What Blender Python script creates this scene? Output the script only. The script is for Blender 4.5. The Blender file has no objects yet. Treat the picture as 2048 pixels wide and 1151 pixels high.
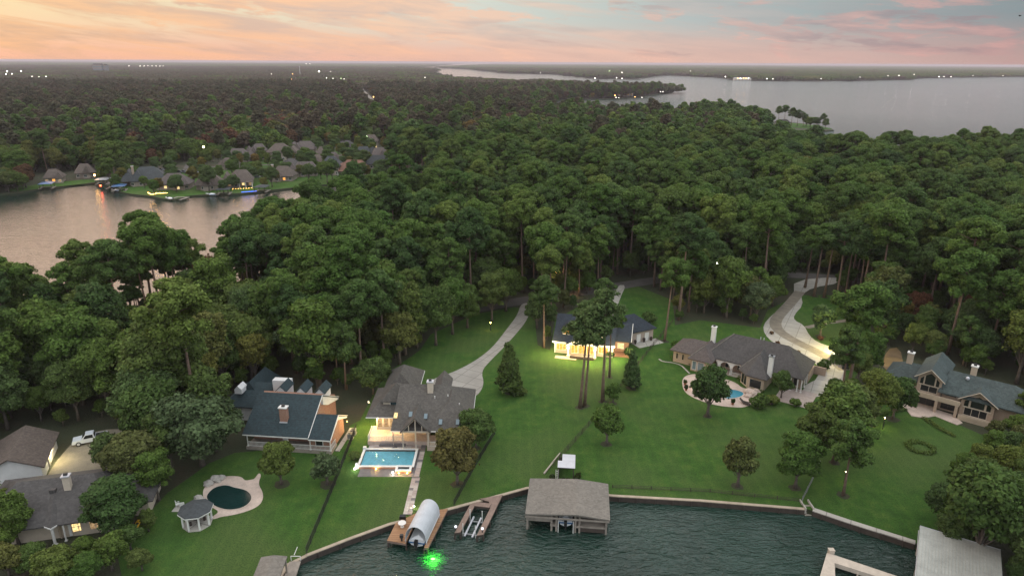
import bpy, bmesh, math, random
import numpy as np
from mathutils import Vector, Matrix
from mathutils.geometry import tessellate_polygon
R_ = math.radians
rng = np.random.default_rng(7)
random.seed(7)
scene = bpy.context.scene
COL = scene.collection

# ------------------------------------------------------------------ camera
CAM_H, FPX = 65.0, 1365.0          # drone height in metres, focal length in photo pixels
PITCH = math.atan((575.5 - 124.3) / FPX)
ROLL = R_(0.31)
cF = Vector((0, math.cos(PITCH), -math.sin(PITCH)))
_r0 = Vector((1, 0, 0)); _u0 = Vector((0, math.sin(PITCH), math.cos(PITCH)))
cR = math.cos(ROLL) * _r0 + math.sin(ROLL) * _u0
cU = -math.sin(ROLL) * _r0 + math.cos(ROLL) * _u0
cd = bpy.data.cameras.new('camera'); cam = bpy.data.objects.new('camera', cd); COL.objects.link(cam)
cd.sensor_fit = 'HORIZONTAL'; cd.sensor_width = 36; cd.lens = 36 * FPX / 2048
cd.clip_start = 1; cd.clip_end = 120000
m = Matrix((cR, cU, -cF)).transposed().to_4x4(); m.translation = (0, 0, CAM_H)
cam.matrix_world = m
scene.camera = cam
scene.render.resolution_x, scene.render.resolution_y = 1024, 575

def at(px, py, z=0.0):
    """surveyed point: where the ray through a photo point meets the height z"""
    d = cF + (px - 1024) / FPX * cR + (575.5 - py) / FPX * cU
    t = (z - CAM_H) / d.z
    return Vector((d.x * t, d.y * t, z))
def to_px(x, y, z):
    v = Vector((x, y, z - CAM_H)); w = v.dot(cF)
    return 1024 + FPX * v.dot(cR) / w, 575.5 - FPX * v.dot(cU) / w, w

# ------------------------------------------------------------------ world: dusk sky with clouds
world = bpy.data.worlds.new('World'); scene.world = world; world.use_nodes = True
nt = world.node_tree; nt.nodes.clear()
def N(tree, t, **kw):
    n = tree.nodes.new(t)
    for k, v in kw.items(): setattr(n, k, v)
    return n
def L(tree, a, b): tree.links.new(a, b)
def mth(tree, op, a, b=None, clamp=False):
    n = N(tree, 'ShaderNodeMath', operation=op); n.use_clamp = clamp
    for i, v in enumerate((a, b)):
        if v is None: continue
        if isinstance(v, (int, float)): n.inputs[i].default_value = v
        else: L(tree, v, n.inputs[i])
    return n.outputs[0]
def ramp(tree, fac, stops, interp='LINEAR'):
    n = N(tree, 'ShaderNodeValToRGB'); cr = n.color_ramp; cr.interpolation = interp
    while len(cr.elements) > 1: cr.elements.remove(cr.elements[-1])
    for i, (p, c) in enumerate(stops):
        e = cr.elements[0] if i == 0 else cr.elements.new(p)
        e.position = p
        e.color = (c[0], c[1], c[2], 1) if not isinstance(c, (int, float)) else (c, c, c, 1)
    L(tree, fac, n.inputs[0]); return n.outputs[0]
def mix(tree, f, a, b):
    n = N(tree, 'ShaderNodeMix', data_type='RGBA')
    for i, v in ((0, f), (6, a), (7, b)):
        if isinstance(v, (int, float)): n.inputs[i].default_value = v
        elif isinstance(v, tuple): n.inputs[i].default_value = (*v, 1)
        else: L(tree, v, n.inputs[i])
    return n.outputs[2]
SUN_AZ, SUN_EL = R_(-52), R_(3.5)
tc = N(nt, 'ShaderNodeTexCoord'); sx = N(nt, 'ShaderNodeSeparateXYZ'); L(nt, tc.outputs['Generated'], sx.inputs[0])
az = mth(nt, 'ARCTAN2', sx.outputs[0], sx.outputs[1])
el = mth(nt, 'MAXIMUM', sx.outputs[2], 0.0)
fa = mth(nt, 'ADD', mth(nt, 'DIVIDE', az, 2 * math.pi), 0.5)
F = lambda deg: deg / 360 + 0.5
hor = ramp(nt, fa, [(0, (.27, .27, .31)), (F(-110), (.42, .33, .31)), (F(-62), (.90, .50, .31)), (F(-38), (.88, .48, .34)), (F(-12), (.82, .48, .37)), (F(8), (.76, .50, .41)), (F(26), (.60, .42, .38)), (F(40), (.45, .29, .28)), (F(75), (.33, .28, .30)), (1, (.27, .27, .31))])
mid = ramp(nt, fa, [(0, (.29, .35, .42)), (F(-110), (.40, .40, .42)), (F(-60), (.90, .67, .39)), (F(-37), (.88, .67, .40)), (F(-20), (.79, .69, .51)), (F(-4), (.64, .67, .60)), (F(14), (.43, .49, .49)), (F(38), (.215, .265, .29)), (F(80), (.22, .28, .34)), (1, (.29, .35, .42))])
e1 = ramp(nt, el, [(0.0, 0.0), (0.062, 1.0)], 'EASE')
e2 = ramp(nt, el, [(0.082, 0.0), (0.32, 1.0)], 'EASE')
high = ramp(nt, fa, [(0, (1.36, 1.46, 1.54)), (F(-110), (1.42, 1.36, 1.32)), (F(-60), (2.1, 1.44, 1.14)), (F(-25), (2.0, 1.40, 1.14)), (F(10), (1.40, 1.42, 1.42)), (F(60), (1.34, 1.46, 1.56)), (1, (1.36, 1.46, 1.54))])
e3 = ramp(nt, el, [(.45, 0.0), (.9, 1.0)], 'EASE')
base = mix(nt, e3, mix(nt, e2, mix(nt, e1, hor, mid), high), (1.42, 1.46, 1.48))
# clouds: long slanting streaks towards the sunset, broken puffs on the other side
def cloud_noise(sa, se, slant, seed, detail=6, rough=.58):
    c = N(nt, 'ShaderNodeCombineXYZ')
    L(nt, mth(nt, 'MULTIPLY', az, sa), c.inputs[0])
    L(nt, mth(nt, 'MULTIPLY', mth(nt, 'ADD', el, mth(nt, 'MULTIPLY', az, slant)), se), c.inputs[1])
    c.inputs[2].default_value = seed
    n = N(nt, 'ShaderNodeTexNoise'); n.inputs['Scale'].default_value = 1
    n.inputs['Detail'].default_value = detail; n.inputs['Roughness'].default_value = rough
    n.inputs['Distortion'].default_value = .35
    L(nt, c.outputs[0], n.inputs['Vector']); return n.outputs['Fac']
def bank(a0, sa, e0, se, k):
    """a bank of cloud: where the broken field thickens"""
    u = mth(nt, 'DIVIDE', mth(nt, 'SUBTRACT', az, a0), sa); w = mth(nt, 'DIVIDE', mth(nt, 'SUBTRACT', el, e0), se)
    q = mth(nt, 'ADD', mth(nt, 'MULTIPLY', u, u), mth(nt, 'MULTIPLY', w, w))
    return mth(nt, 'MULTIPLY', mth(nt, 'EXPONENT', mth(nt, 'MULTIPLY', q, -1.0)), k)
n1 = cloud_noise(4.2, 40, .15, 3.1, 8, .62); n2 = cloud_noise(13, 62, .03, 8.4, 8, .62); n3 = cloud_noise(8, 60, .07, 15.2, 7, .6)
n2b = mth(nt, 'ADD', n2, mth(nt, 'ADD', bank(-.25, .13, .078, .016, .30), mth(nt, 'ADD', bank(.50, .17, .040, .030, .13), bank(-.10, .12, .055, .012, .10))))
streak = ramp(nt, n1, [(.42, 0), (.57, 1)], 'EASE')
puff = ramp(nt, n2b, [(.53, 0), (.66, 1)], 'EASE')
lmask = ramp(nt, fa, [(0, .15), (F(-120), .3), (F(-60), .95), (F(-20), .85), (F(2), .45), (F(20), .15), (1, .15)])
rmask = ramp(nt, fa, [(0, .5), (F(-60), .5), (F(-20), .9), (F(8), .6), (F(18), .6), (F(24), .7), (F(45), .75), (F(100), .6), (1, .5)])
hfade = ramp(nt, el, [(0.0, .45), (.012, .9), (.5, .8), (.9, .2)])
ccol = ramp(nt, fa, [(0, (.33, .31, .35)), (F(-110), (.55, .38, .33)), (F(-60), (.86, .50, .24)), (F(-38), (.82, .48, .27)), (F(-18), (.93, .52, .32)), (F(0), (.92, .54, .38)), (F(20), (.78, .44, .38)), (F(34), (.62, .35, .33)), (F(70), (.42, .29, .31)), (1, (.33, .31, .35))])
cgry = ramp(nt, fa, [(0, (.30, .30, .34)), (F(-60), (.56, .37, .25)), (F(-36), (.58, .38, .27)), (F(-15), (.66, .45, .38)), (F(20), (.40, .30, .31)), (F(40), (.27, .21, .235)), (1, (.30, .30, .34))])
cl = mix(nt, ramp(nt, n3, [(.40, 0), (.62, 1)]), ccol, cgry)
a1 = mth(nt, 'MULTIPLY', mth(nt, 'MULTIPLY', streak, lmask), hfade)
a2 = mth(nt, 'MULTIPLY', mth(nt, 'MULTIPLY', puff, rmask), hfade)
alpha = mth(nt, 'MULTIPLY', mth(nt, 'MAXIMUM', a1, a2), 1.0, True)
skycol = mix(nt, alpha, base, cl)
sky = N(nt, 'ShaderNodeTexSky', sky_type='NISHITA'); sky.sun_disc = False
sky.sun_elevation = SUN_EL; sky.sun_rotation = SUN_AZ
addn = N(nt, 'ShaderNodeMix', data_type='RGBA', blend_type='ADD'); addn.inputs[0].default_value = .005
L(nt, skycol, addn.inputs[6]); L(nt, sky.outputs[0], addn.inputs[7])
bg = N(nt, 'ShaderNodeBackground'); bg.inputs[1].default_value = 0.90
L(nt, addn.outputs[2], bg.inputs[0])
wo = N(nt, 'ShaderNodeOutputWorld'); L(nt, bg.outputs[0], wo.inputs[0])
# the last low glow of the sun, far to the left
sd = bpy.data.lights.new('sun', 'SUN'); sd.energy = 0.5; sd.angle = R_(14); sd.color = (1, .72, .48)
so = bpy.data.objects.new('sun', sd); COL.objects.link(so)
sun_dir = Vector((math.sin(SUN_AZ) * math.cos(R_(14)), math.cos(SUN_AZ) * math.cos(R_(14)), math.sin(R_(14))))
so.rotation_euler = sun_dir.to_track_quat('Z', 'Y').to_euler()
vs = scene.view_settings
vs.view_transform = 'Standard'; vs.look = 'None'; vs.exposure = 0.22; vs.gamma = 1
scene.cycles.max_bounces = 5; scene.cycles.diffuse_bounces = 2; scene.cycles.glossy_bounces = 2
scene.cycles.transparent_max_bounces = 6; scene.cycles.transmission_bounces = 2; scene.cycles.volume_bounces = 0
scene.cycles.use_denoising = True; scene.cycles.denoiser = 'OPENIMAGEDENOISE'; scene.cycles.denoising_prefilter = 'ACCURATE'; scene.cycles.caustics_reflective = False; scene.cycles.caustics_refractive = False
scene.cycles.sample_clamp_indirect = .9

# ------------------------------------------------------------------ materials
MATS = {}
def new_mat(name):
    m = bpy.data.materials.new(name); m.use_nodes = True; t = m.node_tree
    b = t.nodes['Principled BSDF']; MATS[name] = m; return m, t, b
def noise(t, scale, detail=4, rough=.6, vec=None, dist=0):
    n = N(t, 'ShaderNodeTexNoise'); n.inputs['Scale'].default_value = scale; n.inputs['Detail'].default_value = detail
    n.inputs['Roughness'].default_value = rough; n.inputs['Distortion'].default_value = dist
    if vec is None:
        tcn = N(t, 'ShaderNodeTexCoord'); vec = tcn.outputs['Object']
    L(t, vec, n.inputs['Vector']); return n.outputs['Fac']
def bump(t, b, h, dist, strength=1.0):
    n = N(t, 'ShaderNodeBump'); n.inputs['Distance'].default_value = dist; n.inputs['Strength'].default_value = strength
    L(t, h, n.inputs['Height']); L(t, n.outputs[0], b.inputs['Normal'])
def plain(name, c, rough=.7, var=.25, scale=1.5, metal=0, fine=12, bmp=0, coat=0):
    """plain surface with cloudy wear, fine speckle and optional relief"""
    m, t, b = new_mat(name)
    tcn = N(t, 'ShaderNodeTexCoord'); v = tcn.outputs['Object']
    a = noise(t, scale, 5, .6, v); f = noise(t, fine, 3, .7, v)
    k = mth(t, 'ADD', mth(t, 'MULTIPLY', a, .65), mth(t, 'MULTIPLY', f, .35))
    lo = tuple(x * (1 - var) for x in c); hi = tuple(min(1, x * (1 + var)) for x in c)
    L(t, ramp(t, k, [(.32, lo), (.68, hi)]), b.inputs['Base Color'])
    b.inputs['Roughness'].default_value = rough; b.inputs['Metallic'].default_value = metal
    b.inputs['Coat Weight'].default_value = coat
    if bmp: bump(t, b, f, bmp)
    return m
def shingle(name, c, var=.35, row=.22):
    """roof shingles: courses, tab-to-tab speckle, weather streaks"""
    m, t, b = new_mat(name)
    tcn = N(t, 'ShaderNodeTexCoord'); v = tcn.outputs['Object']
    vo = N(t, 'ShaderNodeTexVoronoi'); vo.inputs['Scale'].default_value = 3.2; L(t, v, vo.inputs['Vector'])
    sp = N(t, 'ShaderNodeSeparateColor'); L(t, vo.outputs['Color'], sp.inputs[0])
    big = noise(t, .45, 4, .6, v); f = noise(t, 9, 3, .7, v)
    k = mth(t, 'ADD', mth(t, 'ADD', mth(t, 'MULTIPLY', sp.outputs[0], .36), mth(t, 'MULTIPLY', big, .44)), mth(t, 'MULTIPLY', f, .25))
    L(t, ramp(t, k, [(.2, tuple(x * (1 - var) for x in c)), (.55, c), (.85, tuple(x * (1 + var) for x in c))]), b.inputs['Base Color'])
    b.inputs['Roughness'].default_value = .85
    s = N(t, 'ShaderNodeSeparateXYZ'); L(t, v, s.inputs[0])
    cz = mth(t, 'FRACT', mth(t, 'DIVIDE', s.outputs[2], row))
    bump(t, b, mth(t, 'ADD', cz, sp.outputs[1]), .02)
    return m
def brick(name, c1, c2, mortar=(.45, .42, .38)):
    m, t, b = new_mat(name)
    tcn = N(t, 'ShaderNodeTexCoord'); s = N(t, 'ShaderNodeSeparateXYZ'); L(t, tcn.outputs['Object'], s.inputs[0])
    c = N(t, 'ShaderNodeCombineXYZ'); L(t, mth(t, 'ADD', s.outputs[0], s.outputs[1]), c.inputs[0]); L(t, s.outputs[2], c.inputs[1])
    bt = N(t, 'ShaderNodeTexBrick'); L(t, c.outputs[0], bt.inputs['Vector'])
    bt.inputs['Scale'].default_value = 1; bt.inputs['Brick Width'].default_value = .24; bt.inputs['Row Height'].default_value = .085
    bt.inputs['Mortar Size'].default_value = .008; bt.inputs['Color1'].default_value = (*c1, 1); bt.inputs['Color2'].default_value = (*c2, 1); bt.inputs['Mortar'].default_value = (*mortar, 1)
    k = noise(t, .8, 4, .6, tcn.outputs['Object'])
    L(t, mix(t, mth(t, 'MULTIPLY', k, .5), bt.outputs['Color'], tuple(x * .7 for x in c1)), b.inputs['Base Color'])
    b.inputs['Roughness'].default_value = .85; return m
def glow(name, c, strength):
    m, t, b = new_mat(name)
    b.inputs['Base Color'].default_value = (*c, 1); b.inputs['Emission Color'].default_value = (*c, 1); b.inputs['Emission Strength'].default_value = strength
    return m
def room_glow(name, c, strength):
    """a lit room seen through a pane: curtains and furniture break the light up"""
    m, t, b = new_mat(name)
    k = noise(t, 2.3, 3, .6)
    L(t, ramp(t, k, [(.36, tuple(x * .35 for x in c)), (.6, c)]), b.inputs['Emission Color'])
    b.inputs['Base Color'].default_value = (.03, .025, .02, 1); b.inputs['Roughness'].default_value = .1
    b.inputs['Emission Strength'].default_value = strength; return m
def leaf(name, stops, trans=.25):
    m, t, b = new_mat(name)
    oi = N(t, 'ShaderNodeObjectInfo'); at_ = N(t, 'ShaderNodeAttribute'); at_.attribute_name = 'tone'
    col = ramp(t, oi.outputs['Random'], stops)
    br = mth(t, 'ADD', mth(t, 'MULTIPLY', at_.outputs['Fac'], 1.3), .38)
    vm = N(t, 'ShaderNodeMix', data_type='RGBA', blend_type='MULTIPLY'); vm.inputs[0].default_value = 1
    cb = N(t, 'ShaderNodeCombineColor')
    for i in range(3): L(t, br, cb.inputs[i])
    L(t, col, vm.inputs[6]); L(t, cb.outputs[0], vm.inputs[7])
    L(t, vm.outputs[2], b.inputs['Base Color']); b.inputs['Roughness'].default_value = .75
    b.inputs['Specular IOR Level'].default_value = .12
    tr = N(t, 'ShaderNodeBsdfTranslucent'); L(t, vm.outputs[2], tr.inputs[0])
    mx = N(t, 'ShaderNodeMixShader'); mx.inputs[0].default_value = trans
    L(t, b.outputs[0], mx.inputs[1]); L(t, tr.outputs[0], mx.inputs[2])
    L(t, mx.outputs[0], t.nodes['Material Output'].inputs[0]); return m

leaf('leaf_oak', [(0, (0.065, 0.119, 0.026)), (0.22, (0.092, 0.14, 0.029)), (0.45, (0.06, 0.103, 0.034)), (0.55, (0.117, 0.149, 0.032)), (0.66, (0.044, 0.082, 0.026)), (0.78, (0.084, 0.134, 0.028)), (0.9, (0.094, 0.107, 0.036)), (1, (0.142, 0.142, 0.034))])
leaf('leaf_pine', [(0, (0.06, 0.115, 0.026)), (0.3, (0.086, 0.142, 0.03)), (0.5, (0.048, 0.089, 0.029)), (0.65, (0.121, 0.167, 0.037)), (0.8, (0.084, 0.134, 0.03)), (1, (0.068, 0.117, 0.036))])
leaf('leaf_gold', [(0, (.150, .125, .030)), (.5, (.120, .118, .032)), (1, (.165, .105, .030))])
leaf('leaf_brown', [(0, (.080, .074, .042)), (.35, (.062, .068, .036)), (.7, (.096, .080, .048)), (1, (.088, .068, .046))])
leaf('leaf_bronze', [(0, (.125, .112, .034)), (1, (.115, .105, .034))])
leaf('leaf_gold2', [(0, (.118, .135, .036)), (1, (.13, .14, .038))])
leaf('leaf_rust', [(0, (.125, .060, .035)), (.5, (.105, .070, .040)), (1, (.14, .055, .028))])
leaf('leaf_grey', [(0, (.080, .110, .050)), (1, (.072, .106, .046))])
leaf('leaf_lime_and_lamplit', [(0, (.070, .115, .040)), (1, (.085, .125, .040))])  # yellow-green foliage; also crowns with lamplight put into their colour
plain('bark_pine', (.17, .115, .085), .9, .4, 2, fine=8, bmp=.03)
plain('bark_oak', (.11, .09, .075), .9, .4, 2, fine=8, bmp=.03)

m, t, b = new_mat('grass')
tcn = N(t, 'ShaderNodeTexCoord'); v = tcn.outputs['Object']
big = noise(t, .045, 4, .55, v, .6); med = noise(t, .35, 4, .65, v); fin = noise(t, 4.5, 3, .75, v); xf = noise(t, 22, 2, .7, v)
c0 = ramp(t, med, [(.28, (.036, .104, .018)), (.5, (.064, .154, .026)), (.72, (.116, .196, .038))])
c1 = mix(t, ramp(t, big, [(.44, 0), (.64, .85)]), c0, (.104, .158, .046))
c2 = mix(t, ramp(t, fin, [(.34, .75), (.58, 0)]), c1, (.026, .058, .016))
sx_ = N(t, 'ShaderNodeSeparateXYZ'); L(t, v, sx_.inputs[0])
mow = mth(t, 'SINE', mth(t, 'MULTIPLY', mth(t, 'ADD', sx_.outputs[0], mth(t, 'MULTIPLY', med, 1.6)), 3.4))
c2 = mix(t, ramp(t, mow, [(.2, .14), (.8, 0)]), c2, (.03, .065, .018))
c3 = mix(t, ramp(t, xf, [(.52, 0), (.75, .5)]), c2, (.125, .17, .05))
L(t, c3, b.inputs['Base Color']); b.inputs['Roughness'].default_value = .9; b.inputs['Specular IOR Level'].default_value = .1
bump(t, b, mth(t, 'ADD', fin, xf), .12)
m, t, b = new_mat('forest_floor')
tcn = N(t, 'ShaderNodeTexCoord'); v = tcn.outputs['Object']
k = noise(t, .06, 6, .65, v); k2 = noise(t, 2.5, 4, .7, v)
L(t, mix(t, mth(t, 'MULTIPLY', k2, .8), ramp(t, k, [(.35, (.085, .062, .036)), (.5, (.048, .058, .026)), (.7, (.040, .062, .024))]), (.030, .032, .016)), b.inputs['Base Color'])
b.inputs['Roughness'].default_value = .95; bump(t, b, k2, .3)

def water(name, deep, scales, dist, rough=.06, calm=None):
    m, t, b = new_mat(name)
    tcn = N(t, 'ShaderNodeTexCoord'); v = tcn.outputs['Object']
    mp = N(t, 'ShaderNodeMapping'); mp.inputs['Rotation'].default_value = (0, 0, R_(24)); mp.inputs['Scale'].default_value = (.55, 1.25, 1); L(t, v, mp.inputs[0])
    h = None
    for s, a in scales:
        n = mth(t, 'MULTIPLY', noise(t, s, 3, .6, mp.outputs[0], .8), a)
        h = n if h is None else mth(t, 'ADD', h, n)
    k = noise(t, .05, 3, .6, v)
    L(t, ramp(t, k, [(.35, tuple(x * .75 for x in deep)), (.65, tuple(x * 1.25 for x in deep))]), b.inputs['Base Color'])
    b.inputs['Roughness'].default_value = rough; b.inputs['IOR'].default_value = 1.33
    if calm:   # sheltered water lies flatter
        vd_ = N(t, 'ShaderNodeVectorMath', operation='DISTANCE'); L(t, v, vd_.inputs[0]); vd_.inputs[1].default_value = calm
        h = mth(t, 'MULTIPLY', h, ramp(t, mth(t, 'DIVIDE', vd_.outputs['Value'], 1000), [(.18, .15), (.42, 1.0)]))
    bump(t, b, h, dist)
    b.inputs['Coat Weight'].default_value = .15; b.inputs['Coat IOR'].default_value = 1.65; b.inputs['Coat Roughness'].default_value = .05
    if calm: L(t, ramp(t, mth(t, 'DIVIDE', vd_.outputs['Value'], 2000), [(.10, 1.0), (.17, .0), (.28, .0), (.5, .35)]), b.inputs['Coat Weight'])
    L(t, b.inputs['Normal'].links[0].from_socket, b.inputs['Coat Normal']); return m
water('lake_water', (.010, .034, .024), [(.10, .8), (.5, 1.0), (1.4, .6)], .95, .14, (-190, 290, 0))
water('dark_pool_water', (.008, .028, .026), [(2.2, .4)], .05, .04)
water('blue_pool_water', (.04, .20, .27), [(2.2, .4)], .06, .04)
m, t, b = new_mat('clear_pool_water')
tr = N(t, 'ShaderNodeBsdfTransparent'); tr.inputs[0].default_value = (.86, .97, .98, 1)
gl = N(t, 'ShaderNodeBsdfGlossy'); gl.inputs['Roughness'].default_value = .04
fr = N(t, 'ShaderNodeFresnel'); fr.inputs[0].default_value = 1.33
bn = N(t, 'ShaderNodeBump'); bn.inputs['Distance'].default_value = .08; L(t, noise(t, 2.4, 3), bn.inputs['Height'])
L(t, bn.outputs[0], gl.inputs['Normal']); L(t, bn.outputs[0], fr.inputs['Normal'])
mx = N(t, 'ShaderNodeMixShader'); L(t, fr.outputs[0], mx.inputs[0]); L(t, tr.outputs[0], mx.inputs[1]); L(t, gl.outputs[0], mx.inputs[2])
L(t, mx.outputs[0], t.nodes['Material Output'].inputs[0])
plain('pool_plaster', (.26, .62, .74), .6, .22, .5, fine=3)
def slab(name, c, var):
    m, t, b = new_mat(name)
    tcn = N(t, 'ShaderNodeTexCoord'); v = tcn.outputs['Object']
    bt = N(t, 'ShaderNodeTexBrick'); mp = N(t, 'ShaderNodeMapping'); mp.inputs['Rotation'].default_value = (0, 0, .5); L(t, v, mp.inputs[0]); L(t, mp.outputs[0], bt.inputs['Vector'])
    bt.inputs['Scale'].default_value = 1; bt.inputs['Brick Width'].default_value = 3.4; bt.inputs['Row Height'].default_value = 3.0; bt.offset = 0; bt.inputs['Mortar Size'].default_value = .075
    bt.inputs['Color1'].default_value = (*c, 1); bt.inputs['Color2'].default_value = (*[x * .9 for x in c], 1); bt.inputs['Mortar'].default_value = (*[x * .45 for x in c], 1)
    st = ramp(t, noise(t, .22, 5, .65, v), [(.38, .42), (.62, 0)]); sp_ = ramp(t, noise(t, 5, 3, .7, v), [(.35, .25), (.6, 0)])
    L(t, mix(t, sp_, mix(t, st, bt.outputs['Color'], tuple(x * .55 for x in c)), tuple(x * .6 for x in c)), b.inputs['Base Color']); b.inputs['Roughness'].default_value = .85
slab('concrete', (.40, .37, .33), .16); slab('pale_concrete', (.48, .45, .40), .12)
plain('paver_band', (.22, .19, .15), .85, .3, .6, fine=7, bmp=.01)
plain('asphalt', (.095, .086, .080), .9, .25, .3, fine=9)
plain('gravel', (.24, .21, .16), .95, .35, .4, fine=6, bmp=.03)
plain('bare_soil', (.17, .115, .058), .95, .3, .4, fine=5, bmp=.03)
plain('tile_light', (.46, .41, .37), .7, .15, 1.2)
plain('tile_rose', (.38, .31, .28), .7, .2, 1.2)
plain('tile_dark', (.15, .14, .14), .7, .3, 1.2)
plain('flagstone', (.50, .40, .34), .85, .25, .5, fine=4, bmp=.01)
plain('coping_white', (.72, .72, .70), .6, .08, 1)
plain('white_paint', (.74, .73, .70), .6, .1, .8)
plain('white_siding', (.66, .66, .66), .7, .1, .8)
plain('cream_stucco', (.55, .47, .38), .85, .15, .6)
plain('tan_wall', (.46, .37, .28), .85, .18, .6)
plain('grey_wall', (.36, .34, .32), .8, .15, .6)
plain('village_wall', (.30, .25, .21), .85, .2, .5)
brick('red_brick', (.30, .13, .075), (.36, .17, .10))
brick('tan_brick', (.46, .33, .24), (.40, .28, .20))
brick('pale_brick', (.50, .40, .34), (.42, .34, .29))
shingle('shingle_taupe', (0.096, 0.087, 0.077)); shingle('shingle_slate', (0.022, 0.041, 0.048)); shingle('shingle_navy', (0.026, 0.036, 0.050))
shingle('shingle_grey', (0.074, 0.069, 0.067)); shingle('shingle_green', (0.056, 0.076, 0.075)); shingle('shingle_brown', (0.112, 0.088, 0.074))
shingle('shingle_shake', (0.178, 0.162, 0.140), .3, .18); shingle('shingle_red', (0.208, 0.108, 0.076)); shingle('shingle_mauve', (0.105, 0.086, 0.080)); shingle('shingle_dark', (0.052, 0.059, 0.063))
m = plain('metal_roof', (.38, .39, .36), .5, .22, .5, metal=.25, fine=3)
plain('metal_light', (.55, .56, .60), .45, .1, 1, metal=.3)
plain('metal_dark', (.05, .05, .05), .5, .2, 1, metal=.4)
plain('black_paint', (.02, .02, .02), .5, .2, 1)
plain('steel_grey', (.30, .31, .32), .45, .2, 1, metal=.5)
m, t, b = new_mat('deck_wood')
tcn = N(t, 'ShaderNodeTexCoord'); s = N(t, 'ShaderNodeSeparateXYZ'); L(t, tcn.outputs['Object'], s.inputs[0])
pl = mth(t, 'DIVIDE', s.outputs[1], .16); wn = N(t, 'ShaderNodeTexWhiteNoise', noise_dimensions='1D'); L(t, mth(t, 'FLOOR', pl), wn.inputs['W'])
k = mth(t, 'ADD', mth(t, 'MULTIPLY', wn.outputs['Value'], .6), mth(t, 'MULTIPLY', noise(t, 3, 4), .5))
gap = ramp(t, mth(t, 'FRACT', pl), [(0, 0), (.08, 1), (.92, 1), (1, 0)])
L(t, mix(t, gap, (.03, .02, .012), ramp(t, k, [(.2, (.27, .145, .075)), (.8, (.42, .235, .125))])), b.inputs['Base Color']); b.inputs['Roughness'].default_value = .8
plain('dock_wood', (.22, .155, .125), .85, .3, 1.5, fine=9)
plain('grey_wood', (.27, .235, .20), .85, .3, 1.2, fine=9)
plain('pale_wood', (.48, .42, .35), .85, .2, 1.0, fine=9)
plain('dark_wood', (.055, .042, .034), .9, .35, 1.5, fine=9)
plain('wall_cap', (.40, .33, .25), .85, .25, .8, fine=6)
plain('canvas', (.50, .52, .55), .8, .12, .9, fine=6)
plain('boat_white', (.70, .72, .74), .3, .06, 1, coat=.4)
plain('boat_blue', (.03, .12, .28), .3, .1, 1, coat=.4)
plain('truck_white', (.62, .66, .72), .3, .05, 1, coat=.6)
plain('car_dark', (.035, .04, .045), .3, .2, 1, coat=.6)
plain('car_grey', (.16, .18, .20), .3, .1, 1, coat=.6)
plain('rubber', (.015, .015, .015), .8, .2, 2)
plain('kayak_yellow', (.62, .36, .02), .45, .1, 1)
plain('rock', (.34, .32, .29), .95, .35, 1.2, fine=4, bmp=.05)
plain('terracotta', (.30, .12, .06), .8, .2, 1)
plain('soffit', (.55, .54, .52), .8, .08, 1)
m, t, b = new_mat('glass_dark'); b.inputs['Base Color'].default_value = (.018, .022, .022, 1); b.inputs['Roughness'].default_value = .06
m, t, b = new_mat('glass_sky'); b.inputs['Base Color'].default_value = (.16, .22, .25, 1); b.inputs['Roughness'].default_value = .08
room_glow('room_amber', (1.0, .40, .07), 1.7); room_glow('room_warm', (1.0, .72, .30), 1.6); room_glow('room_dim', (.85, .55, .28), .5); room_glow('room_green', (.75, .95, .45), 1.2)
glow('lamp_white', (1, .93, .80), 30); glow('lamp_amber', (1, .50, .12), 30); glow('lamp_warm', (1, .74, .36), 30); glow('lamp_green', (.10, 1, .08), 5); glow('lamp_blue', (.05, .15, 1), 4); glow('lamp_red', (1, .08, .03), 12); glow('globe_white', (.9, .92, 1), .9); glow('lamp_lime', (.7, 1, .5), 20)
glow('far_white', (1, .93, .82), 11); glow('far_amber', (1, .5, .14), 13); glow('far_lime', (.75, 1, .5), 10)
glow('flame', (1, .28, .04), 18)

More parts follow.
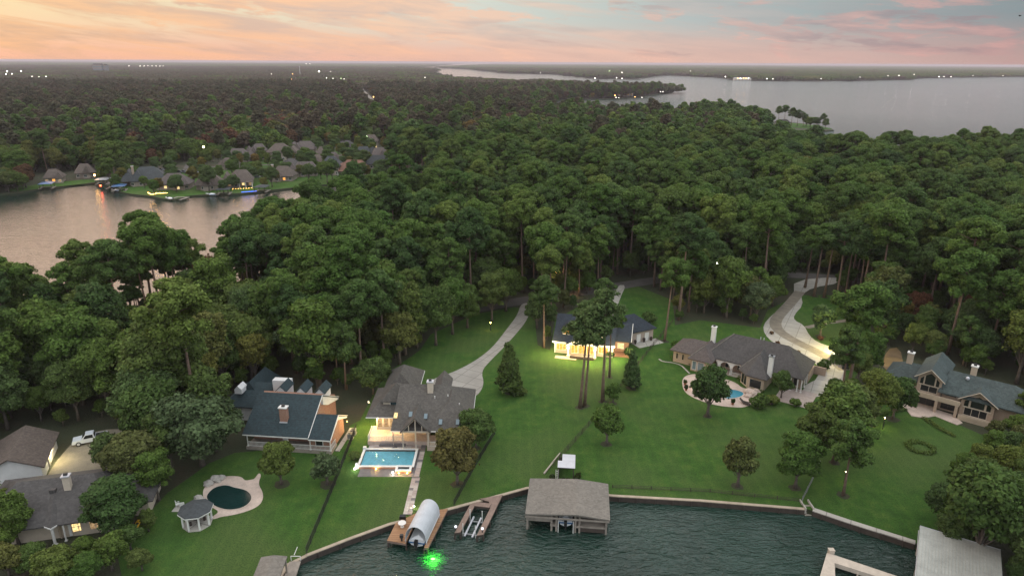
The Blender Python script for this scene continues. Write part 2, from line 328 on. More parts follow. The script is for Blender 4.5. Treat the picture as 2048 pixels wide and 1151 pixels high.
# ------------------------------------------------------------------ mesh helpers
class MB:
    def __init__(s): s.v = []; s.f = []
    def add(s, vs_, fs):
        o = len(s.v); s.v += [tuple(p) for p in vs_]; s.f += [tuple(i + o for i in f) for f in fs]; return s
    def box(s, x0, x1, y0, y1, z0, z1):
        return s.add([(x0, y0, z0), (x1, y0, z0), (x1, y1, z0), (x0, y1, z0), (x0, y0, z1), (x1, y0, z1), (x1, y1, z1), (x0, y1, z1)],
                     [(0, 3, 2, 1), (4, 5, 6, 7), (0, 1, 5, 4), (1, 2, 6, 5), (2, 3, 7, 6), (3, 0, 4, 7)])
    def extrude(s, poly, axis, a0, a1):
        """polygon of 2D points extruded along an axis (the two others in order)"""
        n = len(poly)
        mk = {'x': lambda p, a: (a, p[0], p[1]), 'y': lambda p, a: (p[0], a, p[1]), 'z': lambda p, a: (p[0], p[1], a)}[axis]
        return s.add([mk(p, a0) for p in poly] + [mk(p, a1) for p in poly],
                     [tuple(range(n))[::-1], tuple(range(n, 2 * n))] + [(i, (i + 1) % n, n + (i + 1) % n, n + i) for i in range(n)])
    def hip(s, x0, x1, y0, y1, ze, zr, axis='x', h0=None, h1=None, t=.2, mid_=None):
        """closed hip roof; h0/h1 = run of the hip at each ridge end"""
        if axis == 'x':
            ym = (y0 + y1) / 2 if mid_ is None else mid_
            a = (x0 + (h0 if h0 is not None else (y1 - y0) / 2), ym, zr); b_ = (x1 - (h1 if h1 is not None else (y1 - y0) / 2), ym, zr)
        else:
            xm = (x0 + x1) / 2 if mid_ is None else mid_
            a = (xm, y0 + (h0 if h0 is not None else (x1 - x0) / 2), zr); b_ = (xm, y1 - (h1 if h1 is not None else (x1 - x0) / 2), zr)
        c = [(x0, y0), (x1, y0), (x1, y1), (x0, y1)]
        vv = [(*p, ze - t) for p in c] + [(*p, ze) for p in c] + [a, b_]
        side = [(3, 2, 1, 0), (0, 1, 5, 4), (1, 2, 6, 5), (2, 3, 7, 6), (3, 0, 4, 7)]
        top = [(4, 5, 9, 8), (5, 6, 9), (6, 7, 8, 9), (7, 4, 8)] if axis == 'x' else [(4, 5, 8), (5, 6, 9, 8), (6, 7, 9), (7, 4, 8, 9)]
        return s.add(vv, side + top)
    def gable(s, x0, x1, y0, y1, ze, zr, axis='x', t=.22):
        """two sloping slabs meeting at a ridge"""
        if axis == 'x':
            ym = (y0 + y1) / 2; p = [(y0, ze), (ym, zr), (y1, ze), (y1, ze - t), (ym, zr - t), (y0, ze - t)]
            return s.extrude(p, 'x', x0, x1)
        xm = (x0 + x1) / 2; p = [(x0, ze), (xm, zr), (x1, ze), (x1, ze - t), (xm, zr - t), (x0, ze - t)]
        return s.extrude(p, 'y', y0, y1)
    def tube(s, pts, radii, n=6, cap=True):
        o = len(s.v); k = len(pts)
        for i, (p, r) in enumerate(zip(pts, radii)):
            a = Vector(pts[max(i - 1, 0)]); b_ = Vector(pts[min(i + 1, k - 1)]); d = (b_ - a).normalized()
            u = d.orthogonal().normalized() if abs(d.z) < .99 else Vector((1, 0, 0)); u = (u - d * u.dot(d)).normalized(); w = d.cross(u)
            for j in range(n):
                q = Vector(p) + r * (math.cos(2 * math.pi * j / n) * u + math.sin(2 * math.pi * j / n) * w); s.v.append(tuple(q))
        for i in range(k - 1):
            for j in range(n):
                s.f.append((o + i * n + j, o + i * n + (j + 1) % n, o + (i + 1) * n + (j + 1) % n, o + (i + 1) * n + j))
        if cap: s.f.append(tuple(o + j for j in range(n))[::-1]); s.f.append(tuple(o + (k - 1) * n + j for j in range(n)))
        return s
    def cyl(s, x, y, z0, z1, r, n=8, r1=None): return s.tube([(x, y, z0), (x, y, z1)], [r, r if r1 is None else r1], n)
    def beam(s, a, b_, w=.1): return s.tube([a, b_], [w, w], 4)
    def ball(s, c, r, sub=1, jit=0, sq=(1, 1, 1)):
        bm = bmesh.new(); bmesh.ops.create_icosphere(bm, subdivisions=sub, radius=1)
        vv = []
        for q in bm.verts:
            k = r * (1 + jit * (random.random() - .5)); vv.append((c[0] + q.co.x * k * sq[0], c[1] + q.co.y * k * sq[1], c[2] + q.co.z * k * sq[2]))
        ff = [tuple(q.index for q in f.verts) for f in bm.faces]; bm.free(); return s.add(vv, ff)
    def mesh(s, name, mat, smooth=False):
        me = bpy.data.meshes.new(name); me.from_pydata(s.v, [], s.f); me.update()
        if mat: me.materials.append(MATS[mat])
        if smooth: me.polygons.foreach_set('use_smooth', [True] * len(me.polygons))
        return me
def obj(name, me, parent=None, loc=(0, 0, 0), rz=0):
    o = bpy.data.objects.new(name, me); COL.objects.link(o); o.parent = parent; o.location = loc
    if rz: o.rotation_euler = (0, 0, rz)
    return o
def part(name, mb, mat, parent, loc=(0, 0, 0), rz=0, smooth=False): return obj(name, mb.mesh(name, mat, smooth), parent, loc, rz)
def tag(o, label, cat=None, group=None, kind=None):
    o['label'] = label
    if cat: o['category'] = cat
    if group: o['group'] = group
    if kind: o['kind'] = kind
    return o
def thing(name, label, cat, loc=(0, 0, 0), rz=0, group=None): return tag(obj(name, None, None, loc, rz), label, cat, group)
def struct(name, mb, mat, parent=None):
    o = part(name, mb, mat, parent)
    if parent is None: o['kind'] = 'structure'
    return o
def copy_tree(o, parent=None):
    c = o.copy(); COL.objects.link(c); c.parent = parent
    for ch in o.children: copy_tree(ch, c)
    return c
def poly_sheet(pts, z, skirt=0):
    """flat polygon sheet from 2D points, with an optional skirt down its edge"""
    p3 = [Vector((p[0], p[1], 0)) for p in pts]
    tri = tessellate_polygon([p3]); mb = MB()
    n = len(pts); vv = [(p.x, p.y, z) for p in p3]
    ff = []
    for a, b_, c in tri:
        if (p3[b_] - p3[a]).cross(p3[c] - p3[a]).z < 0: a, b_ = b_, a
        ff.append((a, b_, c))
    if skirt:
        vv += [(p.x, p.y, z - skirt) for p in p3]; ff += [(i, (i + 1) % n, n + (i + 1) % n, n + i) for i in range(n)]
    return mb.add(vv, ff)
def W(pts): return [tuple(at(*p)[:2]) for p in pts]
def smooth_poly(pts, k=2, closed=True):
    """Chaikin corner cutting"""
    p = [np.array(q[:2], float) for q in pts]
    for _ in range(k):
        q = []; n = len(p)
        for i in range(n if closed else n - 1):
            a, b_ = p[i], p[(i + 1) % n]; q += [.75 * a + .25 * b_, .25 * a + .75 * b_]
        if not closed: q = [p[0]] + q + [p[-1]]
        p = q
    return [tuple(x) for x in p]
def ribbon(pts, w, z, mb=None):
    mb = mb or MB(); p = [Vector((q[0], q[1], 0)) for q in pts]; vv = []
    for i in range(len(p)):
        d = (p[min(i + 1, len(p) - 1)] - p[max(i - 1, 0)]).normalized(); nrm = Vector((-d.y, d.x, 0)) * w / 2
        vv += [tuple(p[i] - nrm + Vector((0, 0, z))), tuple(p[i] + nrm + Vector((0, 0, z)))]
    return mb.add(vv, [(2 * i, 2 * i + 2, 2 * i + 3, 2 * i + 1) for i in range(len(p) - 1)])
def inside(P, poly):
    x, y = P[:, 0], P[:, 1]; r = np.zeros(len(P), bool); n = len(poly)
    for i in range(n):
        x0, y0 = poly[i]; x1, y1 = poly[(i + 1) % n]
        if y0 == y1: continue
        c = ((y0 > y) != (y1 > y)) & (x < (x1 - x0) * (y - y0) / (y1 - y0) + x0); r ^= c
    return r
def lamp(parent, loc, power, color=(1, .8, .5), radius=.12, spot=None, aim=(0, 0, -1)):
    ld = bpy.data.lights.new('bulb', 'SPOT' if spot else 'POINT'); ld.energy = power; ld.color = color; ld.shadow_soft_size = radius
    if spot: ld.spot_size = R_(spot); ld.spot_blend = .7
    o = bpy.data.objects.new('bulb', ld); COL.objects.link(o); o.parent = parent; o.location = loc
    o.rotation_euler = (-Vector(aim)).to_track_quat('Z', 'Y').to_euler(); return o

# ------------------------------------------------------------------ the setting: water and land
WZ = -0.9
big_w = 60000
struct('lake', MB().add([(-big_w, -3000, WZ), (big_w, -3000, WZ), (big_w, big_w, WZ), (-big_w, big_w, WZ)], [(0, 1, 2, 3)]), 'lake_water')

wall_px = [(612, 1110), (700, 1076), (780, 1047), (895, 1018), (1000, 990), (1055, 975), (1220, 990), (1400, 1000), (1612, 1017)]
wall_a = W(wall_px)
wall_b = W([(1626, 1020), (1700, 1045), (1830, 1086)])
inlet_far = [(-400, 430), (-150, 405), (0, 388), (40, 383), (80, 377), (110, 374), (150, 369), (195, 365), (225, 374), (240, 383), (265, 388), (300, 392), (330, 398), (350, 399), (380, 391), (430, 388), (480, 387), (520, 383), (550, 379), (580, 376), (620, 372), (680, 366), (740, 362), (800, 358), (860, 362)]
inlet_near = [(850, 396), (780, 428), (700, 458), (640, 486), (560, 528), (450, 588), (330, 602), (220, 618), (110, 642), (20, 668), (-200, 740), (-500, 800)]
lake_right = [(3200, 420), (2500, 365), (2200, 352), (2048, 345), (1960, 340), (1900, 336), (1830, 347), (1760, 352), (1715, 346), (1690, 330), (1600, 310), (1545, 292), (1525, 272), (1545, 260), (1600, 260.5), (1650, 261.5), (1668, 260), (1650, 254), (1610, 247), (1560, 243), (1480, 240), (1400, 244), (1340, 246), (1250, 246), (1160, 243), (1110, 232), (1095, 210), (1120, 200), (1160, 198), (1240, 197), (1290, 193), (1320, 187), (1346, 184), (1335, 181.5), (1290, 180.5), (1240, 178.5), (1180, 176), (1080, 170.5), (990, 167.5), (900, 162), (862, 156), (850, 147), (870, 143.5)]
mainland = [(-900, -200), (-140, -40), (-70, 20), (-45, 55), (-34, 66), (-31.5, 72), (-30.5, 76.5)] + wall_a + wall_b + [(64, 74), (75, 66), (110, 30), (180, -60), (900, -200)] + \
    W(lake_right) + [tuple(at(868, 139.5)[:2]), tuple(at(770, 138.3)[:2]), tuple(at(745, 136.3)[:2]), tuple(at(830, 135.6)[:2])] + [(-1500, 16000), (-2000, 40000), (-40000, 40000), (-40000, 500)] + W(inlet_far) + W(inlet_near)
struct('ground', poly_sheet(mainland, 0, 2.5), 'forest_floor')
far_px = [(880, 136.2), (940, 138.8), (1000, 146), (1050, 147.5), (1120, 149), (1170, 155), (1190, 157), (1260, 158.5), (1290, 156.5), (1312, 152), (1330, 150.8), (1400, 154), (1440, 155), (1470, 159.5), (1520, 161.5), (1600, 162.3), (1700, 161.5), (1826, 159.5), (1832, 156), (1900, 155.3), (2048, 153.5), (2300, 152)]
far_land = W(far_px) + [(40000, 5000), (40000, 40000), (-1200, 40000), (-700, 16000)]
struct('far_shore_ground', poly_sheet(far_land, -.05, 2), 'forest_floor')

lawn_px = [(250, 1180), (235, 1110), (275, 1050), (335, 985), (420, 925), (470, 905), (690, 885), (700, 850), (720, 840), (745, 790), (775, 745), (840, 700), (862, 668), (950, 628), (1030, 614), (1068, 622), (1075, 690), (1100, 700), (1110, 640), (1220, 575), (1275, 572), (1345, 600), (1350, 650), (1400, 640), (1520, 655), (1535, 620), (1595, 590), (1690, 590), (1740, 640), (1745, 700), (1700, 770), (1640, 790), (1700, 830), (1745, 800), (1850, 800), (1920, 850), (1990, 880), (1980, 960), (1900, 1040), (1850, 1080)]
lawn_poly = W(lawn_px) + wall_b[::-1] + wall_a[::-1] + [(-30.6, 76.2), (-31.5, 72), (-38, 60)]
struct('lawn', poly_sheet(lawn_poly, .02), 'grass')
vlawn = smooth_poly(W([(225, 375), (245, 384), (265, 388), (300, 391), (330, 397), (350, 398), (380, 390.5), (430, 387), (480, 386.5), (550, 378.5), (620, 371.5), (680, 365.5), (740, 361.5), (790, 352), (770, 330), (720, 310), (640, 305), (560, 318), (470, 325), (420, 335), (300, 345), (250, 362)]), 1)
struct('village_lawn', poly_sheet(vlawn, .02), 'grass')
struct('point_lawn', poly_sheet(smooth_poly(W([(1668.5, 258), (1650, 254.4), (1610, 248), (1560, 245), (1550, 252), (1600, 256), (1650, 259)]), 1), .02), 'grass')
struct('bank_lawn', poly_sheet(smooth_poly(W([(20, 385.2), (80, 376.5), (195, 365), (190, 357), (80, 368), (20, 376)]), 1), .02), 'grass')
struct('meadow', poly_sheet(smooth_poly(W([(630, 308), (690, 308), (700, 298), (640, 297)]), 1), .03), 'grass')

# roads and drives
struct('road', ribbon(smooth_poly(W([(640, 655), (760, 640), (860, 632), (960, 615), (1050, 600), (1150, 586), (1240, 571), (1330, 557), (1430, 550), (1560, 548), (1690, 556), (1800, 575)]), 2, False), 6.0, .03), 'asphalt')
struct('driveway', poly_sheet(smooth_poly(W([(852, 762), (905, 745), (950, 722), (985, 695), (1012, 660), (1035, 630), (1042, 606), (1064, 606), (1056, 638), (1032, 668), (1007, 695), (982, 720), (962, 742), (969, 768), (955, 792), (932, 797), (905, 797), (870, 790)]), 2), .05), 'concrete')
struct('driveway', poly_sheet(smooth_poly(W([(1190, 655), (1205, 625), (1228, 590), (1236, 570), (1252, 570), (1242, 592), (1228, 630), (1215, 655)]), 1), .05), 'pale_concrete')
struct('driveway', poly_sheet(smooth_poly(W([(1588, 560), (1588, 591), (1558, 618), (1532, 641), (1525, 658), (1536, 677), (1558, 692), (1592, 706), (1634, 724), (1640, 755), (1600, 775), (1625, 795), (1650, 790), (1690, 760), (1690, 730), (1678, 712), (1667, 695), (1634, 684), (1618, 670), (1608, 650), (1588, 640), (1588, 630), (1606, 610), (1602, 590), (1625, 575), (1680, 566), (1680, 553)]), 1), .05), 'pale_concrete')
struct('brick_drive_band', ribbon(smooth_poly(W([(1600, 583), (1582, 605), (1560, 628), (1550, 642), (1552, 656), (1570, 671), (1600, 687), (1632, 702), (1668, 722), (1690, 740)]), 2, False), 3.0, .056), 'paver_band')
struct('path', ribbon(W([(1612, 655), (1654, 646), (1722, 637)]), 1.6, .055), 'paver_band')
struct('gravel_yard', poly_sheet(smooth_poly(W([(88, 962), (110, 925), (140, 890), (165, 868), (230, 855), (300, 865), (300, 905), (230, 935), (180, 965)]), 1), .04), 'gravel')
struct('bare_ground', poly_sheet(smooth_poly(W([(1764, 745), (1772, 698), (1800, 694), (1808, 735)]), 1), .03), 'bare_soil')
struct('village_street', ribbon(smooth_poly(W([(250, 347), (330, 347), (400, 336), (470, 330), (540, 330), (600, 327), (640, 318), (690, 316), (740, 322), (790, 330)]), 2, False), 4.5, .05), 'asphalt')
struct('village_street', ribbon(W([(632, 312), (690, 311), (700, 316)]), 5, .055), 'pale_concrete')
struct('village_drive', ribbon(smooth_poly(W([(330, 368), (400, 366), (470, 358), (540, 350), (600, 345), (680, 338)]), 1, False), 3.4, .055), 'asphalt')
struct('parking_lot', poly_sheet(W([(366, 338), (372, 328), (412, 326), (408, 336)]), .06), 'asphalt')
struct('ball_court', poly_sheet(W([(1270, 361), (1284, 347), (1330, 345), (1322, 358)]), .06), 'flagstone')
struct('parkway', ribbon(smooth_poly([tuple(at(*q)[:2]) for q in [(755, 222), (742, 212), (732, 198), (722, 186), (716, 178), (712, 170)]], 2, False), 26, .06), 'concrete')

# ------------------------------------------------------------------ houses
def window(parent, x, y, z, w, h, face=0, pane='glass_dark', frame='white_paint', nx=1, nz=1, fw=.09):
    """window looking along -y turned by face; frame proud of the wall, pane recessed in it"""
    f = MB(); d = .10
    f.box(-w / 2, w / 2, -d, .05, 0, fw).box(-w / 2, w / 2, -d, .05, h - fw, h).box(-w / 2, -w / 2 + fw, -d, .05, fw, h - fw).box(w / 2 - fw, w / 2, -d, .05, fw, h - fw)
    for i in range(1, nx): q = -w / 2 + w * i / nx; f.box(q - .035, q + .035, -d + .02, .05, fw, h - fw)
    for i in range(1, nz): q = h * i / nz; f.box(-w / 2 + fw, w / 2 - fw, -d + .025, .05, q - .03, q + .03)
    o = part('window', f, frame, parent, (x, y, z), face)
    part('pane', MB().box(-w / 2 + fw, w / 2 - fw, -.035, .02, fw, h - fw), pane, o)
    return o
def door(parent, x, y, z, w, h, face=0, mat='white_paint'):
    o = part('door', MB().box(-w / 2, w / 2, -.07, .04, 0, h).box(-w / 2 + .12, w / 2 - .12, -.09, -.07, .15, h * .45).box(-w / 2 + .12, w / 2 - .12, -.09, -.07, h * .52, h - .15), mat, parent, (x, y, z), face)
    part('handle', MB().box(w / 2 - .16, w / 2 - .1, -.14, -.07, h * .46, h * .52), 'metal_dark', o); return o
def chimney(parent, x, y, z0, z1, w, d, mat, cap='white_paint'):
    c = part('chimney', MB().box(x - w / 2, x + w / 2, y - d / 2, y + d / 2, z0, z1), mat, parent)
    part('chimney_cap', MB().box(x - w / 2 - .12, x + w / 2 + .12, y - d / 2 - .12, y + d / 2 + .12, z1, z1 + .18), cap, c)
    part('flue', MB().box(x - .25, x + .25, y - .2, y + .2, z1 + .18, z1 + .5), 'metal_dark', c); return c
def column(parent, x, y, z0, z1, r=.13, mat='white_paint'):
    return part('column', MB().box(x - r * 1.4, x + r * 1.4, y - r * 1.4, y + r * 1.4, z0, z0 + .15).cyl(x, y, z0 + .15, z1 - .15, r, 8).box(x - r * 1.4, x + r * 1.4, y - r * 1.4, y + r * 1.4, z1 - .15, z1), mat, parent)
def railing(parent, a, b_, z, h=.95, mat='white_paint', step=.28, r=.035):
    mb = MB(); a = Vector((*a, z)); b_ = Vector((*b_, z)); ln = (b_ - a).length; n = max(2, int(ln / step))
    mb.beam(a + Vector((0, 0, h)), b_ + Vector((0, 0, h)), .06); mb.beam(a + Vector((0, 0, .12)), b_ + Vector((0, 0, .12)), .04)
    for i in range(n + 1):
        p = a.lerp(b_, i / n); mb.beam(p, p + Vector((0, 0, h)), r)
    return part('railing', mb, mat, parent)
def fascia(parent, segs, mat='white_paint', h=.2, th=.06):
    """gutter boards under eaves: list of (x0,y0,x1,y1,z)"""
    for x0, y0, x1, y1, z in segs:
        d = Vector((x1 - x0, y1 - y0, 0)); n = Vector((d.y, -d.x, 0)).normalized() * th; a = Vector((x0, y0, z)); b_ = Vector((x1, y1, z)); up = Vector((0, 0, h))
        mb = MB().add([a, b_, b_ + n, a + n, a + up, b_ + up, b_ + n + up, a + n + up], [(0, 3, 2, 1), (4, 5, 6, 7), (0, 1, 5, 4), (1, 2, 6, 5), (2, 3, 7, 6), (3, 0, 4, 7)])
        part('gutter', mb, mat, parent)
def gable_wall(parent, x0, x1, y0, y1, z0, ze, zr, axis, mat, name='wall'):
    """walls with a pointed end following the roof"""
    if axis == 'x': ym = (y0 + y1) / 2; mb = MB().extrude([(y0, z0), (y1, z0), (y1, ze), (ym, zr), (y0, ze)], 'x', x0, x1)
    else: xm = (x0 + x1) / 2; mb = MB().extrude([(x0, z0), (x1, z0), (x1, ze), (xm, zr), (x0, ze)], 'y', y0, y1)
    return part(name, mb, mat, parent)
def sconce(parent, x, y, z, power, color=(1, .72, .36), mat='lamp_warm', off=(0, -.3, 0), r=.12):
    o = part('sconce', MB().ball((x, y, z), r, 1), mat, parent)
    lamp(o, (x + off[0], y + off[1], z + off[2]), power, color); return o

# --- taupe-roofed house with the rectangular pool
h = thing('lake_house', 'large taupe-shingled house with timber porch gable facing the rectangular pool', 'house', (-26, 106, 0))
part('wall', MB().box(1.0, 12.2, 6.4, 14.6, 0, 3.9).box(12.2, 18.1, 3.2, 14.2, .02, 3.88).box(1.6, 7.2, 14.6, 22.6, 0, 3.86), 'cream_stucco', h)
part('breakfast_room', MB().extrude([(1.3, 4.9), (4.8, 4.9), (5.2, 6.4), (1.0, 6.4)], 'z', .0, 3.85), 'cream_stucco', h)
part('roof', MB().hip(5.0, 19.0, -1.0, 15.2, 4, 9.0, 'x', .6, 6.3).hip(-.3, 9.2, 3.7, 15.4, 4.02, 7.3, 'x', 4.3, 3).hip(11.1, 19.05, -1.05, 12.5, 4.03, 7.6, 'y', 5.2, 4.5).hip(.9, 7.9, 13.0, 23.6, 4.01, 7.5, 'y', 2, 4.6), 'shingle_taupe', h)
part('upper_wall', MB().box(2.5, 7.2, 6.1, 9.5, 4.2, 6.15), 'cream_stucco', h)
part('upper_roof', MB().hip(2.1, 7.7, 5.6, 11.5, 6.2, 9.05, 'y', 2.0, 3.8), 'shingle_taupe', h)
part('porch_gable_roof', MB().gable(6.7, 12.0, -1.7, 7.0, 4.05, 6.9, 'y'), 'shingle_taupe', h)
part('back_gable_roof', MB().gable(11.4, 14.6, 8.5, 14.6, 6.6, 8.3, 'y'), 'shingle_taupe', h)
tr = MB()
for q in (7.1, 9.35, 11.6): tr.box(q - .1, q + .1, -1.35, -1.15, .8, 4.1 if q != 9.35 else 6.5)
tr.box(6.95, 11.75, -1.4, -1.2, 3.85, 4.08); tr.beam((7.1, -1.3, 4.1), (9.35, -1.3, 6.5), .09); tr.beam((11.6, -1.3, 4.1), (9.35, -1.3, 6.5), .09)
for q in (8.2, 10.5): tr.box(q - .07, q + .07, -1.36, -1.24, 4.08, 5.2)
part('gable_truss', tr, 'pale_wood', h)
part('deck', MB().box(.4, 11.2, .9, 6.3, .0, .8).box(11.2, 15.6, -.9, 3.1, 0, .78), 'flagstone', h)
part('deck_step', MB().box(2.6, 7.2, .3, .9, 0, .4), 'tile_dark', h)
for q in (.5, 3.7): railing(h, (q, 1.0), (q + 3.1, 1.0), .8)
railing(h, (.5, 1.0), (.5, 4.6), .8); railing(h, (11.4, -.8), (15.5, -.8), .8, step=.2)
for q in (5.1, 11.3, 15.4): column(h, q, -.6 if q > 6 else .4, .8 if q > 6 else 0, 3.85, .09, 'pale_wood')
for i in range(3): window(h, 1.95 + i * 1.15, 4.9, 1.35, 1.0, 1.9, 0, 'room_dim', 'cream_stucco')
window(h, 4.55, 6.1, 4.98, 1.6, .95, 0, 'glass_dark'); door(h, 5.9, 6.4, .8, 1.0, 2.2, 0, 'dark_wood')
window(h, 8.2, 6.4, .9, 1.8, 2.2, 0, 'glass_dark', nx=2); window(h, 10.6, 6.4, .9, 1.8, 2.2, 0, 'room_dim', nx=2)
for q in (13.2, 15.2, 17.0): window(h, q, 3.2, 1.2, 1.3, 1.8, 0, 'glass_dark')
for q in (5.5, 9): window(h, 18.1, q, 1.3, 1.2, 1.5, R_(90), 'glass_dark')
chimney(h, 11.3, 5.9, 6.2, 10.1, 1.0, .9, 'cream_stucco', 'metal_light')
for x, y, z, m_ in [(5.6, 1.3, 5.6, 'room_warm'), (8.3, 1.0, 5.98, 'glass_sky'), (10.9, 1.2, 5.5, 'glass_sky'), (13.6, .2, 4.95, 'glass_sky'), (16.6, .2, 4.95, 'glass_sky')]:
    part('skylight', MB().extrude([(y - .45, z - .12), (y + .45, z + .38), (y + .40, z + .5), (y - .5, z)], 'x', x - .3, x + .3), m_, h)
for x, y in [(8.6, 7.6), (10.4, 7.6)]: part('roof_vent', MB().box(x - .3, x + .3, y - .8, y - .3, 8.3, 8.9), 'metal_dark', h)
for x, y, z in [(12.2, 4.6, 7.2), (14.5, 5.2, 7.2), (16.6, 4.6, 5.8)]: part('vent_pipe', MB().cyl(x, y, z - .4, z + .7, .09, 6), 'white_paint', h)
fascia(h, [(-.3, 3.7, 5, 3.7, 3.82), (5, -1.0, 11.1, -1.0, 3.8), (11.1, -1.05, 19.05, -1.05, 3.83), (19.05, -1.05, 19.05, 12.5, 3.83), (7.9, 13, 7.9, 23.6, 3.8)])
part('satellite_dish', MB().tube([(-.6, 9.2, 3.9), (-.75, 9.0, 4.3)], [.04, .04], 5).tube([(-.75, 9.0, 4.3), (-.82, 8.9, 4.35)], [.08, .26], 10), 'white_paint', h)
sconce(h, 1.6, 4.5, 3.4, 650, (1, .66, .26), 'lamp_warm', (-.1, -.5, 0)); sconce(h, 4.75, 4.6, 3.3, 420, (1, .64, .25), 'lamp_warm', (.2, -.5, 0))
sconce(h, .6, 6.6, 3.3, 1200, (1, .72, .25), 'lamp_warm', (-.6, 0, 0))

# --- slate-roofed house with the white porch
h = thing('lake_house', 'dark slate-blue roofed house with brick chimney and long white porch rail', 'house', (-46.9, 104.9, 0), math.atan2(-1.17, 11.47))
gable_wall(h, .35, 11.5, 3.2, 14.6, 0, 4.2, 7.2, 'x', 'red_brick')
gable_wall(h, 11.5, 15.3, 1.0, 8.1, 0.02, 3.2, 5.2, 'x', 'red_brick')
part('roof', MB().gable(0, 11.9, 0, 15.4, 3.3, 7.55, 'x', .25), 'shingle_slate', h)
part('wing_roof', MB().gable(11.9, 15.9, -.1, 8.8, 3.1, 5.55, 'x', .22), 'shingle_slate', h)
part('gable_panel', MB().extrude([(7.75, 7.28), (15.3, 3.15), (15.3, 2.85), (10, 4.4), (7.75, 5.6)], 'x', 11.5, 11.86), 'white_siding', h)
part('gable_panel', MB().extrude([(4.3, 5.3), (8.7, 3.0), (8.7, 2.7), (4.3, 4.6)], 'x', 15.3, 15.8), 'white_siding', h)
part('gable_panel', MB().extrude([(4.3, 5.3), (-.0, 3.0), (-.0, 2.7), (4.3, 4.6)], 'x', 15.3, 15.8), 'white_siding', h)
part('porch_floor', MB().box(.2, 15.7, .4, 3.2, 0, .6), 'grey_wood', h)
for q in (.5, 7.9, 11.9, 15.5): column(h, q, .6, .6, 3.1, .09)
railing(h, (.5, .6), (11.9, .6), .6, .9, step=.22); railing(h, (11.9, .6), (15.5, .6), .6, .9, step=.22); railing(h, (15.5, .6), (15.5, 3.1), .6, .9)
for q in (2.6, 9.6): window(h, q, 3.2, 1.2, 1.5, 1.7, 0, 'glass_sky', nx=2, nz=3)
door(h, 6.2, 3.2, .6, 1.0, 2.1, 0, 'white_paint'); window(h, 13.4, 1.0, 1.2, 1.4, 1.3, 0, 'glass_dark')
chimney(h, 6.6, 2.9, 3.8, 7.3, 1.3, .9, 'red_brick'); part('chimney_flashing', MB().box(5.9, 7.3, 2.25, 2.42, 4.45, 4.75), 'metal_light', h)
for q in (3.4, 7.2, 10.8):
    part('dormer', MB().extrude([(q - .8, 5.4), (q + .8, 5.4), (q + .8, 7.1), (q, 7.9), (q - .8, 7.1)], 'y', 9.2, 12.4), 'white_siding', h)
    part('dormer_roof', MB().gable(q - 1.05, q + 1.05, 9.0, 12.7, 7.15, 8.2, 'y', .14), 'shingle_slate', h)
part('wing_wall', MB().box(-8.3, .35, 10.2, 18.4, 0, 3.1).box(-6.2, -3.2, 18.4, 21.5, 0, 3.1), 'white_siding', h)
part('back_wing_roof', MB().hip(-9.0, .1, 9.5, 19.2, 3.2, 6.1, 'x', 4, .4).hip(-7.0, -2.4, 12.5, 22.4, 3.21, 6.7, 'y', .5, 2.5), 'shingle_slate', h)
part('gable_end', MB().extrude([(-6.7, 5.1), (-5.3, 5.1), (-5.3, 6.0), (-6.0, 6.7), (-6.7, 6.0)], 'y', 11.0, 13.2), 'white_siding', h)
part('rear_gable', MB().extrude([(.2, 3.2), (3.6, 3.2), (3.6, 7.5), (.2, 7.5)], 'y', 12.6, 14.0), 'white_siding', h)
fascia(h, [(0, 0, 11.9, 0, 3.02), (11.9, -.1, 15.9, -.1, 2.86)]); 
part('trim', MB().beam((11.93, 0, 3.3), (11.93, 7.7, 7.58), .07).beam((11.93, 15.4, 3.3), (11.93, 7.7, 7.58), .07).beam((15.93, -.1, 3.1), (15.93, 4.35, 5.57), .07).beam((15.93, 8.8, 3.1), (15.93, 4.35, 5.57), .07), 'white_paint', h)
part('path_slab', MB().box(15.9, 16.7, 1.5, 9.5, -.02, .12), 'pale_concrete', h)
sconce(h, 15.95, 8.2, 2.2, 140, (1, .66, .25), 'lamp_amber', (.6, .3, 0), .08)

# --- the floodlit house
h = thing('garden_house', 'dark-roofed brick house with floodlit porch gable and glowing amber windows', 'house', (9.5, 147.6, 0), R_(-12.5))
gable_wall(h, .5, 14.0, .9, 13.9, 0, 3.3, 7.0, 'x', 'pale_brick')
part('roof', MB().gable(0, 14.5, 0, 14.8, 3.25, 7.5, 'x', .24), 'shingle_navy', h)
part('side_wing_wall', MB().box(14.0, 17.4, 4.4, 12.0, 0, 3.0), 'red_brick', h)
part('side_wing_roof', MB().gable(14.4, 18.0, 3.6, 13.0, 3.2, 6.0, 'x', .2), 'shingle_navy', h)
part('porch_wall', MB().box(4.0, 10.0, .35, .9, 0.0, 3.0), 'tan_wall', h)
part('porch_gable', MB().extrude([(3.7, 3.05), (10.3, 3.05), (7.0, 4.75)], 'y', -.9, -.6), 'white_siding', h)
part('porch_roof', MB().gable(3.3, 10.7, -1.2, 4.6, 3.1, 5.0, 'y', .18), 'shingle_navy', h)
part('porch_floor', MB().box(3.6, 10.4, -1.0, .35, 0, .22), 'flagstone', h)
for q in (3.9, 10.1): column(h, q, -.75, .22, 3.0, .22)
for q in (2.0, 11.9): window(h, q, .9, .8, 2.4, 1.7, 0, 'room_amber', nx=3)
for q in (5.2, 7.0, 8.8): window(h, q, .35, .5, 1.65, 2.3, 0, 'room_amber', nx=2)
window(h, 15.6, 4.4, 1.0, 1.5, 1.4, 0, 'room_warm', nx=2)
part('dormer', MB().extrude([(2.1, 4.0), (4.0, 4.0), (4.0, 5.7), (3.05, 6.5), (2.1, 5.7)], 'y', 1.9, 5.6), 'grey_wall', h)
